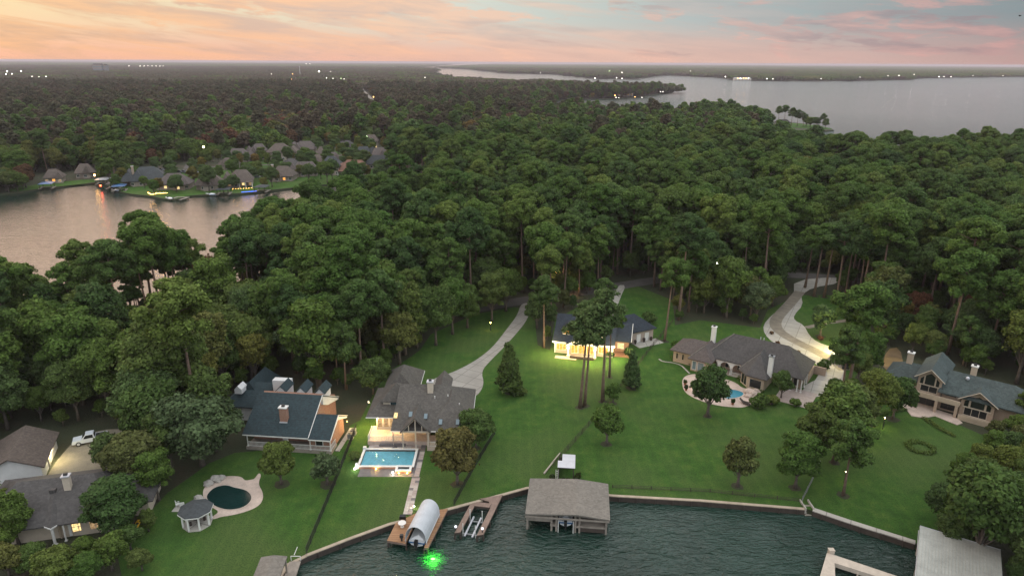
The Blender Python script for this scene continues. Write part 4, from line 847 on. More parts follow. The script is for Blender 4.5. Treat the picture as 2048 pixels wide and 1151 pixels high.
globe_post('white globe lamp at the tip of the left finger dock', -8.0, 83.3); globe_post('white globe lamp at the tip of the right finger dock', -4.1, 82.9)
# boathouse
bh = thing('boathouse', 'grey shake-roofed double boathouse standing in the lake off the lawn', 'boathouse', (2.35, 85.2, 0), math.atan2(-1.2, 11.9))
L0, D0 = 11.9, 8.5
part('roof', MB().extrude([(-.2, 2.05), (7.3, 2.5), (12.2, 1.95), (12.2, 1.73), (7.3, 2.25), (-.2, 1.83)], 'y', -.4, D0 + .2), 'shingle_shake', bh)
part('fascia', MB().box(-.2, 12.1, -.46, -.42, 1.5, 1.8), 'grey_wood', bh)
for x in (.1, 3.7, 4.4, 7.2, 7.8, 11.7):
    for y in (.1, 4.4, 8.6): part('post', MB().box(x - .14, x + .14, y - .14, y + .14, -2.4, 1.8), 'grey_wood', bh)
part('storage_wall', MB().box(7.9, 11.6, 2.8, 2.95, .2, 1.75).box(.25, 3.55, .2, .35, .5, 1.78).box(.0, .12, .2, 8.5, .2, 1.78).box(11.75, 11.88, .2, 8.5, .2, 1.72), 'grey_wood', bh)
part('walkway', MB().box(3.5, 4.6, -.1, 8.6, .0, .25).box(7.0, 7.9, -.1, 8.6, .0, .25).box(7.9, 11.8, .0, 3.0, .0, .24).box(0, 12, 8.1, 9.2, .0, .24), 'grey_wood', bh)
part('skirt', MB().box(7.9, 11.8, .0, .12, -.7, .0), 'dark_wood', bh)
part('back_wall', MB().box(.2, 11.7, 8.5, 8.62, .2, 1.7), 'grey_wood', bh)
boat('white outboard boat hanging in the middle slip of the boathouse', (2.35 + 5.8 * .995, 85.2 - .58 + .4, -.35), math.atan2(-1.2, 11.9), 5.2, 2.0, 'boat_blue', 'canvas')
part('lift_beam', MB().box(4.6, 7.0, 1.0, 1.15, 1.45, 1.6), 'white_paint', bh)
for x in (4.7, 6.9): part('guide_pole', MB().cyl(x, -.2, -1, 1.2, .06, 6), 'white_paint', bh)
# little metal roofed shelter on the lawn
sh = thing('garden_shelter', 'small shed with pale metal roof in a planted bed behind the boathouse', 'shed', (7.7, 96.6, 0), math.atan2(-.25, 2.55))
for x in (.1, 2.5):
    for y in (.1, 3.5): part('post', MB().box(x - .07, x + .07, y - .07, y + .07, 0, 2.3), 'dark_wood', sh)
for k in range(2): part('roof_sheet', MB().extrude([(k * 1.85 - .05, 2.32 + .12 * k), (k * 1.85 + 1.78, 2.44 + .12 * k), (k * 1.85 + 1.78, 2.48 + .12 * k), (k * 1.85 - .05, 2.36 + .12 * k)], 'x', -.1 if k == 0 else .6, 2.75), 'metal_light', sh)
part('wall', MB().box(.15, 2.45, 3.3, 3.4, 0, 2.2).box(.05, .12, .3, 3.3, 0, 1.4), 'dark_wood', sh); part('ladder', MB().beam((-.35, -.2, 0), (-.35, 0, 1.9), .04).beam((.0, -.2, 0), (.0, 0, 1.9), .04), 'white_paint', sh)
for i in range(5): part('rung', MB().beam((-.35, -.17 + .03 * i, .3 + .33 * i), (0, -.17 + .03 * i, .3 + .33 * i), .03), 'white_paint', sh)
for i, (x, y) in enumerate([(-.9, .2), (3.1, .4), (3.4, 1.2), (2.9, -.5), (.8, -.6), (1.8, -.7)]):
    o = part('bedding_plant', MB().ball((x, y, .35), .45, 2, .7), 'leaf_oak', sh)
lg = thing('driftwood_log', 'long pale log leaning beside the small metal-roofed shed', 'log'); a = at(1088, 946, .15); b_ = at(1120, 905, .8); part('trunk', MB().tube([a, b_], [.16, .1], 7), 'pale_wood', lg)
# pier roof at bottom left
pr = thing('pier_shelter', 'grey-brown shingled pier roof beside a white pipe frame', 'boathouse', (-32.7, 70.2, 0), R_(4))
part('roof', MB().gable(0, 3.4, -3.5, 4.3, 2.75, 3.0, 'y', .18), 'shingle_shake', pr)
for x in (.2, 3.2):
    for y in (-3.2, .5, 4.0): part('post', MB().box(x - .1, x + .1, y - .1, y + .1, -2.4, 2.6), 'grey_wood', pr)
part('decking', MB().box(3.0, 4.5, -4, 6.2, .05, .3), 'grey_wood', pr)
part('pipe_frame', MB().beam((3.2, 6.4, .3), (3.2, 6.4, 1.0), .05).beam((3.2, 6.4, 1.0), (4.5, 6.3, 1.0), .05).beam((4.5, 6.3, 1.0), (4.5, 6.3, .3), .05).beam((3.6, 6.6, 1.0), (3.9, 7.5, 1.6), .05), 'white_paint', pr)
# ribbed metal roof at bottom right, with its timber dock frame
mr_o = Vector((57.45, 80.6)); u = (Vector((65.49, 75.68)) - mr_o).normalized(); rzm = math.atan2(u.y, u.x)
mr = thing('metal_roof_boathouse', 'boathouse with pale ribbed metal roof at the slanting seawall', 'boathouse', (mr_o.x, mr_o.y, 0), rzm)
Wm, Dm = 9.4, 10.7
part('roof', MB().extrude([(-Dm, 2.8), (0, 3.55), (0, 3.45), (-Dm, 2.7)], 'x', 0, Wm), 'metal_roof', mr)
sm = MB().beam((0, -Dm, 2.82), (0, 0, 3.57), .035).mesh('seam', 'metal_roof')
for i in range(25): obj('seam', sm, mr, (.1 + i * (Wm - .2) / 24, 0, 0))
part('edge_trim', MB().box(-.06, 0, -Dm, .04, 2.6, 2.8).box(0, Wm, .0, .06, 3.3, 3.6).box(Wm, Wm + .06, -Dm, .04, 2.6, 2.8), 'metal_light', mr)
for x in (.3, 4.6, 9.0):
    for y in (-10.2, -5.4, -.6): part('post', MB().box(x - .13, x + .13, y - .13, y + .13, -2.4, 2.66 + .07 * (y + Dm)), 'pale_wood', mr)
part('side_wall', MB().box(.35, .5, -10, -.5, .2, 2.6), 'pale_wood', mr)
dock('timber_dock', 'pale L-shaped timber dock frame in front of the metal-roofed boathouse', [(44.16, 78.95), (41.0, 74.0), (40.0, 71.5), (41.9, 71.0), (44.3, 76.9), (52.0, 72.6), (55.5, 70.4), (56.3, 71.5), (45.0, 78.5)], .3, 'pale_wood', True, .6, 'pale_wood')
pp = thing('dock_post', 'square pale post at the corner of the L-shaped timber dock', 'post', (44.75, 79.0, 0)); part('shaft', MB().box(-.35, .35, -.3, .3, -2, .75), 'pale_wood', pp); part('cap', MB().box(-.4, .4, -.35, .35, .75, .82), 'pale_wood', pp)

# ------------------------------------------------------------------ pools and terraces
# tiled terrace: every tile its own piece
ter = struct('pool_terrace', MB().box(-25.3, -15.15, 97.1, 107.9, -.2, .05).box(-16.3, -14.95, 87.2, 97.05, -.2, .05), 'tile_dark')
tm = {k: MB().box(-.41, .41, -.41, .41, 0, .035).mesh('tile', k) for k in ('tile_light', 'tile_rose', 'tile_dark')}
def tiles(x0, y0, nx, ny, s, skip):
    for i in range(nx):
        for j in range(ny):
            x, y = x0 + (i + .5) * s, y0 + (j + .5) * s
            if skip(x, y): continue
            u = random.random(); o = obj('tile', tm['tile_dark' if u < .16 else 'tile_rose' if u < .5 else 'tile_light'], ter, (x, y, .05)); k = s / .84; o.scale = (k, k, 1)
tiles(-25.25, 97.2, 12, 13, .84, lambda x, y: -25.9 < x < -16.4 and 97 < y < 105.3)
tiles(-16.3, 87.3, 2, 14, .67, lambda x, y: False)
pl = thing('swimming_pool', 'rectangular blue swimming pool with raised white coping and corner spa', 'pool', (-25.5, 99.7, 0))
def frame(mb, x0, x1, y0, y1, w, z0, z1): return mb.box(x0 - w, x1 + w, y0 - w, y0, z0, z1).box(x0 - w, x1 + w, y1, y1 + w, z0, z1).box(x0 - w, x0, y0, y1, z0, z1).box(x1, x1 + w, y0, y1, z0, z1)
part('basin_wall', frame(MB(), 0, 8.8, 0, 5.0, .34, -.05, .42), 'red_brick', pl)
part('coping', frame(MB(), 0, 8.8, 0, 5.0, .4, .42, .52), 'coping_white', pl)
part('plaster_floor', MB().box(0, 8.8, 0, 5.0, .06, .1), 'pool_plaster', pl)
part('shallow_ledge', MB().extrude([(8.75, .05), (8.75, 2.6), (6.4, .05)], 'z', .1, .3), 'pool_plaster', pl)
part('water', poly_sheet([(0, 0), (8.8, 0), (8.8, 5.0), (0, 5.0)], .4), 'clear_pool_water', pl)
part('spa_wall', frame(MB(), 6.6, 8.5, -1.25, -.1 - .34, .36, -.05, .5), 'red_brick', pl); part('spa_coping', frame(MB(), 6.6, 8.5, -1.25, -.44, .4, .5, .6), 'coping_white', pl)
part('spa_floor', MB().box(6.6, 8.5, -1.25, -.44, .1, .15), 'pool_plaster', pl); part('spa_water', poly_sheet([(6.6, -1.25), (8.5, -1.25), (8.5, -.44), (6.6, -.44)], .45), 'clear_pool_water', pl)
for x, y in ((-.2, 5.2), (-.4, -.1)): part('corner_post', MB().box(x - .25, x + .25, y - .25, y + .25, .0, .9), 'coping_white', pl)
def spot_light(label, x, y, z, power, color, mat, r=.12, up=.25):
    e = thing('garden_light', label, 'light', (x, y, z)); part('stake', MB().cyl(0, 0, 0, up, .04, 6), 'metal_dark', e); part('lens', MB().ball((0, 0, up + .06), r, 2), mat, e, smooth=True); lamp(e, (0, -.1, up + .35), power, color, .06); return e
spot_light('cool white garden light at the left front corner of the blue pool', -26.2, 99.0, 0, 60, (1, .95, .85), 'lamp_white')
spot_light('amber garden light below the middle of the pool wall', -22.6, 98.95, 0, 40, (1, .6, .12), 'lamp_amber', .1)
spot_light('white garden light at the left side of the spa', -19.6, 97.9, 0, 45, (1, .9, .7), 'lamp_white')
spot_light('amber garden light under the left of the spa wall', -18.6, 97.75, 0, 40, (1, .6, .15), 'lamp_amber', .09); spot_light('amber garden light under the right of the spa wall', -17.2, 97.8, 0, 60, (1, .62, .2), 'lamp_amber', .09)
spot_light('white garden light left of the walkway end at the dock', -14.85, 88.9, 0, 25, (1, .9, .7), 'lamp_white', .1); spot_light('warm garden light beside the canvas cover at the walkway end', -13.8, 88.9, 0, 25, (1, .8, .5), 'lamp_warm', .1)
# kidney pool
kd = [(-49.2, 93.16), (-48.92, 94.86), (-47.87, 96.63), (-46.25, 97.09), (-44.37, 96.88), (-43.36, 95.7), (-42.5, 96.01), (-41.95, 96.24), (-41.94, 98.03), (-41.25, 97.36), (-40.97, 94.93), (-39.21, 92.41), (-38.63, 90.39), (-38.92, 88.81), (-40.57, 87.46), (-42.4, 86.69), (-43.5, 86.49), (-44.48, 85.75), (-44.94, 86.29), (-44.15, 87.6), (-45.85, 88.75), (-47.64, 90.11)]
kp = [(-47.88, 91.11), (-47.79, 93.38), (-46.89, 94.24), (-45.72, 94.46), (-44.47, 93.83), (-43.35, 93.53), (-41.87, 92.91), (-40.63, 91.38), (-40.42, 89.97), (-41.0, 88.6), (-42.56, 88.01), (-44.1, 88.28), (-45.78, 89.14)]
po = thing('kidney_pool', 'dark kidney-shaped garden pool with a broad stone surround', 'pool')
part('surround', poly_sheet(smooth_poly(kd, 2), .08, .1), 'flagstone', po); kps = smooth_poly(kp, 2)
cc = Vector((-44.1, 91.2)); out = [tuple(cc + (Vector(p) - cc) * 1.06) for p in kps]; n = len(kps)
rim = MB().add([(*p, .09) for p in out] + [(*p, .14) for p in out] + [(*p, .14) for p in kps] + [(*p, .05) for p in kps], [f for i in range(n) for j in [(i + 1) % n] for f in ((i, j, n + j, n + i), (n + i, n + j, 2 * n + j, 2 * n + i), (2 * n + i, 2 * n + j, 3 * n + j, 3 * n + i))])
part('rim', rim, 'flagstone', po); part('water', poly_sheet(kps, .1), 'dark_pool_water', po)
for i, (x, y, s) in enumerate([(-48.2, 95.6, .8), (-47.4, 96.2, .6), (-48.8, 94.6, .7), (-49.0, 91.0, .55), (-48.4, 90.3, .6), (-47.6, 95.4, .45)]):
    rk = tag(part('boulder', MB().ball((0, 0, s * .3), s, 2, .5, (1.2, 1, .8)), 'rock', None, (x, y, .05)), 'pale boulder in the rockery beside the dark kidney pool', 'rock', 'boulders of the pool rockery')
gz = thing('gazebo', 'octagonal gazebo with dark shingle roof and white posts by the kidney pool', 'gazebo', (-46.3, 84.9, 0), R_(10))
oc = lambda r, z: [(r * math.cos(R_(22.5 + 45 * i)), r * math.sin(R_(22.5 + 45 * i)), z) for i in range(8)]
part('floor', MB().extrude([p[:2] for p in oc(2.1, 0)], 'z', 0, .18), 'pale_concrete', gz)
for x, y, _ in oc(1.95, 0): part('post', MB().box(x - .11, x + .11, y - .11, y + .11, .18, 2.5), 'white_paint', gz)
rb = MB(); rb.add(oc(2.45, 2.62) + oc(2.45, 2.52) + [(0, 0, 3.7)], [(i, (i + 1) % 8, 16) for i in range(8)] + [(8 + i, 8 + (i + 1) % 8, (i + 1) % 8, i) for i in range(8)] + [tuple(range(15, 7, -1))]); part('roof', rb, 'shingle_dark', gz)
for i in range(8): a, b_ = oc(2.4, 2.45)[i], oc(2.4, 2.45)[(i + 1) % 8]; part('fascia', MB().beam(a, b_, .11), 'white_paint', gz)
part('table', MB().cyl(0, 0, .18, .9, .12, 6).cyl(0, 0, .9, .96, .55, 10), 'dark_wood', gz)
for i in range(4): a = R_(90 * i + 30); part('stool', MB().cyl(1.0 * math.cos(a), 1.0 * math.sin(a), .18, .65, .22, 8), 'dark_wood', gz)
struct('garden_pad', MB().box(-51.5, -50.0, 87.6, 89.3, 0, .06), 'pale_concrete')
for i, (x, y, a, lb) in enumerate([(-50.3, 88.7, 200, 'white garden chair on the small slab, beside the gazebo'), (-51.1, 88.9, 120, 'white garden chair at the far side of the small slab')]):
    c = thing('garden_chair', lb, 'chair', (x, y, .06), R_(a)); part('seat', MB().box(-.28, .28, -.28, .28, .38, .45), 'white_paint', c); part('backrest', MB().box(-.28, .28, .22, .3, .45, 1.0), 'white_paint', c)
    for sx in (-.24, .24):
        part('armrest', MB().box(sx - .04, sx + .04, -.28, .25, .62, .67), 'white_paint', c)
        for sy in (-.24, .24): part('leg', MB().box(sx - .03, sx + .03, sy - .03, sy + .03, 0, .38), 'white_paint', c)
# raised bed with kayak
bd = thing('timber_bed', 'long timber-edged bed holding a yellow kayak beside the lit lakeside house', 'planter', (-55.2, 82.4, 0), R_(15))
part('side_board', MB().box(1.3, 1.5, 0, 6.4, 0, .35), 'grey_wood', bd); part('side_board', MB().box(-1.0, -.8, 0, 6.4, 0, .35), 'grey_wood', bd); part('end_board', MB().box(-.8, 1.3, 0, .2, 0, .34), 'grey_wood', bd); part('soil', MB().box(-.8, 1.3, .2, 6.3, 0, .2), 'forest_floor', bd)
ky = thing('kayak', 'yellow kayak lying in the timber-edged bed', 'kayak', (-54.8, 84.2, .28), R_(17))
hull = MB(); ks = []
for k in range(9):
    u_ = k / 8 * 2 - 1; w = .33 * (1 - abs(u_) ** 2.2) + .02; ks.append([(-w, u_ * 1.45, .16), (-w * .6, u_ * 1.45, .0), (w * .6, u_ * 1.45, .0), (w, u_ * 1.45, .16), (0, u_ * 1.45, .26)])
hull.v = [p for r in ks for p in r]
for k in range(8):
    for j in range(5): hull.f.append((k * 5 + j, k * 5 + (j + 1) % 5, (k + 1) * 5 + (j + 1) % 5, (k + 1) * 5 + j))
part('hull', hull, 'kayak_yellow', ky); part('cockpit', MB().cyl(0, -.1, .22, .29, .22, 10), 'black_paint', ky)
sd_ = thing('garden_shed', 'narrow grey shed wall beside the kayak bed', 'shed', (-57.2, 86.0, 0), R_(12)); part('wall', MB().box(-1.6, 0, 0, 2.6, 0, 2.0), 'grey_wall', sd_); part('roof', MB().gable(-1.9, .25, -.2, 2.8, 2.05, 2.6, 'y', .1), 'shingle_grey', sd_)
# mansion patio and pool
pt = struct('mansion_patio', poly_sheet(smooth_poly(W([(1364, 757), (1365, 776), (1375, 789), (1400, 801), (1430, 810), (1462, 814), (1494, 815), (1518, 796), (1519, 782), (1503, 778), (1484, 776), (1472, 765), (1448, 757), (1410, 748), (1378, 748)]), 2), .08, .1), 'flagstone')
po = thing('lagoon_pool', 'small free-form blue pool on the mansion patio', 'pool')
q = smooth_poly(W([(1436, 793), (1448, 797), (1462, 798), (1482, 794), (1489, 787), (1476, 781), (1459, 779), (1445, 784), (1425, 784), (1415, 790)]), 2); cc = Vector((sum(p[0] for p in q) / len(q), sum(p[1] for p in q) / len(q))); out = [tuple(cc + (Vector(p) - cc) * 1.09) for p in q]; n = len(q)
part('coping', MB().add([(*p, .06) for p in out] + [(*p, .18) for p in out] + [(*p, .18) for p in q] + [(*p, .1) for p in q], [f for i in range(n) for j in [(i + 1) % n] for f in ((i, j, n + j, n + i), (n + i, n + j, 2 * n + j, 2 * n + i), (2 * n + i, 2 * n + j, 3 * n + j, 3 * n + i))]), 'flagstone', po); part('water', poly_sheet(q, .13), 'blue_pool_water', po)
for px, py, s in [(1498, 786, .9), (1506, 790, .8), (1496, 793, .6), (1512, 785, .7)]:
    p = at(px, py); tag(part('boulder', MB().ball((0, 0, s * .3), s, 2, .5, (1.3, 1, .8)), 'flagstone', None, (p.x, p.y, .06)), 'sandstone boulder of the waterfall beside the free-form pool', 'rock', 'boulders by the free-form pool')
for px, py, k, lb in [(1370, 770, 1, 'dark potted plant at the left edge of the mansion patio'), (1372, 781, 1, 'second dark potted plant at the left edge of the mansion patio'), (1465, 809, 1, 'dark urn planter on the rim of the mansion patio'), (1389, 787, 1, 'leafy potted plant beside the patio torch')]:
    p = at(px, py); e = thing('potted_plant', lb, 'plant', (p.x, p.y, .08)); part('pot', MB().cyl(0, 0, 0, .5, .22, 8, .32), 'terracotta', e); part('foliage', MB().ball((0, 0, .85), .45, 2, .6), 'leaf_oak', e)
p = at(1402, 779); e = thing('patio_torch', 'small burning patio fire on the mansion patio', 'fire', (p.x, p.y, .08)); part('bowl', MB().cyl(0, 0, 0, .55, .2, 8, .4), 'terracotta', e); part('flame', MB().ball((0, 0, .8), .3, 2, .3, (.8, .8, 1.2)), 'flame', e); lamp(e, (0, 0, 1.3), 60, (1, .4, .1))
for i, (px, py) in enumerate([(1488, 806), (1491, 809)]):
    p = at(px, py); e = thing('sun_lounger', 'dark sun lounger on the mansion patio near the waterfall rocks', 'lounger', (p.x, p.y, .08), R_(50), 'sun loungers on the mansion patio'); part('seat', MB().box(-.3, .3, -.9, .4, .3, .38), 'dark_wood', e); part('backrest', MB().extrude([(.4, .3), (.95, .75), (.95, .83), (.4, .38)], 'x', -.3, .3), 'dark_wood', e)
    for sx in (-.26, .26):
        for sy in (-.8, .3): part('leg', MB().box(sx - .03, sx + .03, sy - .03, sy + .03, 0, .3), 'metal_dark', e)
struct('garden_edging', ribbon(smooth_poly(W([(1318, 718), (1324, 723), (1345, 725), (1362, 730), (1372, 740), (1379, 747)]), 2, False), .4, .1), 'pale_concrete')

# ------------------------------------------------------------------ fences and hedges
def fence(label, pts, hgt=1.1, mat='black_paint', bay=2.4, pick_=.3):
    e = thing('fence', label, 'fence')
    for i in range(len(pts) - 1):
        a, b_ = Vector((*pts[i], 0)), Vector((*pts[i + 1], 0)); k = max(1, int((b_ - a).length / bay))
        for j in range(k):
            p, q = a.lerp(b_, j / k), a.lerp(b_, (j + 1) / k); part('post', MB().beam(p, p + Vector((0, 0, hgt + .1)), .06), mat, e)
            mb = MB(); n = int((q - p).length / pick_)
            for z in (.15, hgt * .55, hgt): mb.beam(p + Vector((0, 0, z)), q + Vector((0, 0, z)), .03)
            for s in range(1, n): r_ = p.lerp(q, s / n); mb.beam(r_ + Vector((0, 0, .1)), r_ + Vector((0, 0, hgt)), .018)
            part('fence_panel', mb, mat, e)
    return e
fence('black railing fence between slate-roofed house and the rectangular pool', [(-28.8, 112), (-28.45, 95), (-28.35, 78.2)], 1.3, pick_=.16)
fence('dark wire fence between the pool house garden and the open lawn', [tuple(at(990, 868)[:2]), tuple(at(950, 935)[:2]), tuple(at(907, 1013)[:2])], 1.2, pick_=.16)
fence('long wire fence from the mansion garden down to the boathouse shelter', W([(1345, 645), (1300, 700), (1250, 765), (1190, 838), (1105, 935)]), 1.1, 'dark_wood', 2.8, .5)
fence('low wire fence along the seawall of the wide open lawn', W([(1225, 975), (1420, 984), (1600, 1003)]), .6, 'dark_wood', 3.0, 1.6)
fence('wire fence between the wide lawn and the gabled house lawn', W([(1604, 1003), (1640, 930)]), 1.0, 'steel_grey', 2.8, .5)
def hedge(label, pts, w=.9, hgt=.6):
    r = np.random.default_rng(int(abs(pts[0][0] * 7))); lb = []
    for i in range(len(pts) - 1):
        a, b_ = np.array(pts[i]), np.array(pts[i + 1]); k = max(1, int(np.linalg.norm(b_ - a) / (w * .7)))
        for j in range(k): q = a + (b_ - a) * j / k; lb.append(((q[0], q[1], hgt * .45), (w * .62, w * .62, hgt * .6)))
    C_, N_, S_, T_ = lobes_to_cards(lb, 420, .2, r); e = obj('hedge', cards_mesh('hedge', C_, N_, S_, T_, 'leaf_oak')); tag(e, label, 'hedge'); return e
HEDGES = [('clipped dark hedge curving down from the gabled house terrace', W([(1848, 838), (1875, 855), (1905, 872), (1920, 876)])), ('low hedge left of the gabled house terrace steps', W([(1762, 830), (1790, 823), (1815, 820)])),
    ('ring hedge of the round flower bed on the gabled house lawn', [tuple(Vector(at(1841, 896)[:2]) + Vector((2.1 * math.cos(a), 1.9 * math.sin(a)))) for a in np.linspace(0, 6.28, 20)]), ('dark hedge under the mansion bay windows', W([(1478, 758), (1500, 774), (1530, 786)])), ('planted strip along the mansion left wing', W([(1345, 716), (1372, 724), (1395, 738)]))]
for x, y, z, lb in [(-29.2, 109.2, 0, 'air conditioning unit on the slab beside the black railing fence'), (-29.0, 110.8, 0, 'second air conditioning unit, nearer the brick wing wall')]:
    e = thing('air_conditioner', lb, 'air conditioner', (x, y, z)); part('case', MB().box(-.45, .45, -.45, .45, .1, 1.0), 'steel_grey', e); part('pad', MB().box(-.55, .55, -.55, .55, 0, .1), 'pale_concrete', e); part('fan_grille', MB().cyl(0, 0, 1.0, 1.05, .38, 12), 'metal_dark', e)
cr = thing('carport', 'dark blue-green carport roof beside the lit driveway', 'carport', (75.2, 142.4, 0), R_(-35))
for x in (.2, 4.8):
    for y in (.2, 4.8): part('post', MB().box(x - .1, x + .1, y - .1, y + .1, 0, 2.5), 'white_paint', cr)
part('roof', MB().hip(-.3, 5.3, -.3, 5.3, 2.5, 3.6, 'x', 2.4, 2.4), 'shingle_slate', cr)
sconce(cr, -.1, 2.4, 2.9, 5200, (1, .84, .34), 'lamp_white', (-1.4, 3.4, 1.1), .16)
def cart(label, px, py, rz, mat):
    p = at(px, py); e = thing('golf_cart', label, 'golf cart', (p.x, p.y, .06), R_(rz)); part('body', MB().box(-.6, .6, -1.1, 1.1, .25, .6).box(-.6, .6, .6, 1.15, .6, .85).box(-.55, .55, -.6, -.1, .6, .95), mat, e); part('canopy', MB().box(-.62, .62, -1.0, .7, 1.75, 1.82), mat, e); part('seat', MB().box(-.55, .55, -.7, -.6, .9, 1.3), 'black_paint', e)
    for x in (-.55, .55):
        for y in (-.9, .65): part('strut', MB().box(x - .03, x + .03, y - .03, y + .03, .6, 1.75), 'metal_dark', e)
        for y in (-.75, .75): part('wheel', MB().tube([(x - .1, y, .24), (x + .1, y, .24)], [.24, .24], 10), 'rubber', e)
cart('pale golf cart parked under the floodlight at the drive end', 1671, 717, 60, 'car_grey'); cart('dark golf cart under the carport edge by the drive end', 1684, 722, 30, 'car_dark'); cart('dark golf cart in front of the carport beside the shrubs', 1690, 735, -20, 'car_dark')

# ------------------------------------------------------------------ trees
def cards_mesh(name, C, Nn, size, tone, mat, quads=True):
    """many small bent leaf clumps: C centres, Nn normals, size per clump"""
    n = len(C); r = np.random.default_rng(n)
    Nn = Nn / np.linalg.norm(Nn, axis=1, keepdims=True)
    a = r.normal(size=(n, 3)); U = np.cross(Nn, a); U /= np.linalg.norm(U, axis=1, keepdims=True); V = np.cross(Nn, U)
    s = size[:, None]; k = lambda: r.uniform(.65, 1.25, (n, 1))
    P0 = C - U * s * k() * .5 - V * s * k() * .15 - Nn * s * .18
    P1 = C - V * s * k() * .55 + Nn * s * .06
    P2 = C + U * s * k() * .5 + V * s * k() * .1 - Nn * s * .18
    P3 = C + V * s * k() * .55 + Nn * s * .10
    verts = np.stack([P0, P1, P2, P3], 1).reshape(-1, 3)
    me = bpy.data.meshes.new(name); me.vertices.add(4 * n); me.vertices.foreach_set('co', verts.ravel())
    me.loops.add(6 * n); me.polygons.add(2 * n)
    i = np.arange(n) * 4
    idx = np.stack([i, i + 1, i + 3, i + 1, i + 2, i + 3], 1)
    me.loops.foreach_set('vertex_index', idx.ravel()); me.polygons.foreach_set('loop_start', np.arange(2 * n) * 3)
    me.update(calc_edges=True); me.validate()
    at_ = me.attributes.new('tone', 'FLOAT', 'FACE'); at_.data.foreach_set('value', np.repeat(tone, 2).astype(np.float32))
    me.materials.append(MATS[mat]); return me
def ragged(p, r, fs=(.55, 1.1, 2.3), amp=(.34, .26, .20)):
    o = np.zeros(len(p))
    for f, a in zip(fs, amp):
        k = r.normal(size=(9, 3)) * f * 2.2; ph = r.uniform(0, 6.28, 9); o += a * np.sin(p @ k.T + ph).mean(1) * 2.4
    return o
def lobes_to_cards(lobes, dens, size, r, up=.5, rnd=.7, cover=.55):
    Cs, Ns, Ts = [], [], []
    Lc = np.array([l[0] for l in lobes]); Lr = np.array([l[1] for l in lobes])
    for j, (c, rad) in enumerate(lobes):
        c = np.array(c); rad = np.array(rad)
        n = max(6, int(dens * (rad[0] * rad[2] * 2 + rad[0] * rad[1]) / 3))
        d = r.normal(size=(n, 3)); d /= np.linalg.norm(d, axis=1, keepdims=True)
        d = d[d[:, 2] > -.62]; k = r.uniform(.58, 1.08, (len(d), 1)) + ragged(c + d * rad, r)[:, None] * .55; p = c + d * rad * k
        keep = np.ones(len(p), bool)
        for q in range(len(lobes)):
            if q == j: continue
            e = ((p - Lc[q]) / Lr[q]); keep &= (np.sum(e * e, 1) > cover)
        p, d = p[keep], d[keep]
        nn = d / rad * rad.mean() + np.array([0, 0, up]) + r.normal(size=d.shape) * rnd
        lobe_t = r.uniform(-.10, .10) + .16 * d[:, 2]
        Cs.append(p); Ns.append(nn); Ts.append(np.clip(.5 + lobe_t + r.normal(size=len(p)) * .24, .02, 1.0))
    C = np.concatenate(Cs); return C, np.concatenate(Ns), size * r.uniform(.6, 1.35, len(C)), np.concatenate(Ts)
def broad_lobes(r, H, R, base):
    L_ = []; hc = (H + base) / 2; hh = (H - base) / 2
    n = r.integers(26, 36)
    for i in range(n):
        z = r.uniform(-.75, .85); ring = math.sqrt(max(.05, 1 - z * z)) * r.uniform(.45, .95); a = i * 2.4 + r.uniform(-.5, .5)
        rr = R * (.16 + .26 * r.random() ** 1.6)
        L_.append(((math.cos(a) * ring * (R - rr * .7), math.sin(a) * ring * (R - rr * .7), hc + z * (hh - rr * .55)), (rr, rr * r.uniform(.85, 1.1), rr * r.uniform(.65, .9))))
    L_.append(((0, 0, hc), (R * .6, R * .6, hh * .75))); return L_
def cone_lobes(r, H, R, base):
    L_ = []
    for i in range(26):
        k = i / 25; z = base + (H - base) * k; q = R * (1 - k * .85) * r.uniform(.6, 1); a = i * 2.4
        rr = max(.5, R * .42 * (1 - .6 * k)); L_.append(((math.cos(a) * q * .6, math.sin(a) * q * .6, z), (rr, rr, rr * .8)))
    L_.append(((0, 0, base + (H - base) * .4), (R * .55, R * .55, (H - base) * .42))); return L_
def pine_lobes(r, H, R, base):
    L_, limbs = [], []
    n = r.integers(22, 29); lean = r.uniform(-.04, .04, 2)
    for i in range(n):
        k = (i + r.uniform(0, .8)) / n; z = base + (H - base) * k * .97
        env = math.sin(math.pi * min(1, .22 + .74 * k)) ** .8
        ln = R * env * r.uniform(.35, 1.1); a = i * 2.4 + r.uniform(-.6, .6)
        tip = (math.cos(a) * ln + lean[0] * z, math.sin(a) * ln + lean[1] * z, z + ln * .28)
        rr = R * (.17 + .24 * r.random()) * (.7 + .3 * env)
        L_.append((tip, (rr, rr * r.uniform(.85, 1.15), rr * r.uniform(.68, .95)))); limbs.append(((lean[0] * z, lean[1] * z, z - .2), tip))
        if ln > R * .55:
            q = (tip[0] * .5 + r.uniform(-.6, .6), tip[1] * .5 + r.uniform(-.6, .6), z + ln * .2); L_.append((q, (rr * .8, rr * .8, rr * .6)))
    L_.append(((lean[0] * H, lean[1] * H, H - .6), (R * .33, R * .33, R * .24))); return L_, limbs, lean
def trunk_mb(r, H, rad, limbs, lean=(0, 0), top=.95, n=7):
    mb = MB(); pts = []; rs = []
    for i in range(6):
        k = i / 5; z = H * top * k; pts.append((lean[0] * z + r.normal() * .06 * k, lean[1] * z + r.normal() * .06 * k, z)); rs.append(rad * (1.25 if i == 0 else 1 - .75 * k))
    mb.tube(pts, rs, n)
    for a, b_ in limbs:
        mid_ = tuple((x + y) / 2 + r.normal() * .1 for x, y in zip(a, b_)); mb.tube([a, mid_, b_], [rad * .3, rad * .2, rad * .07], 4, False)
    return mb
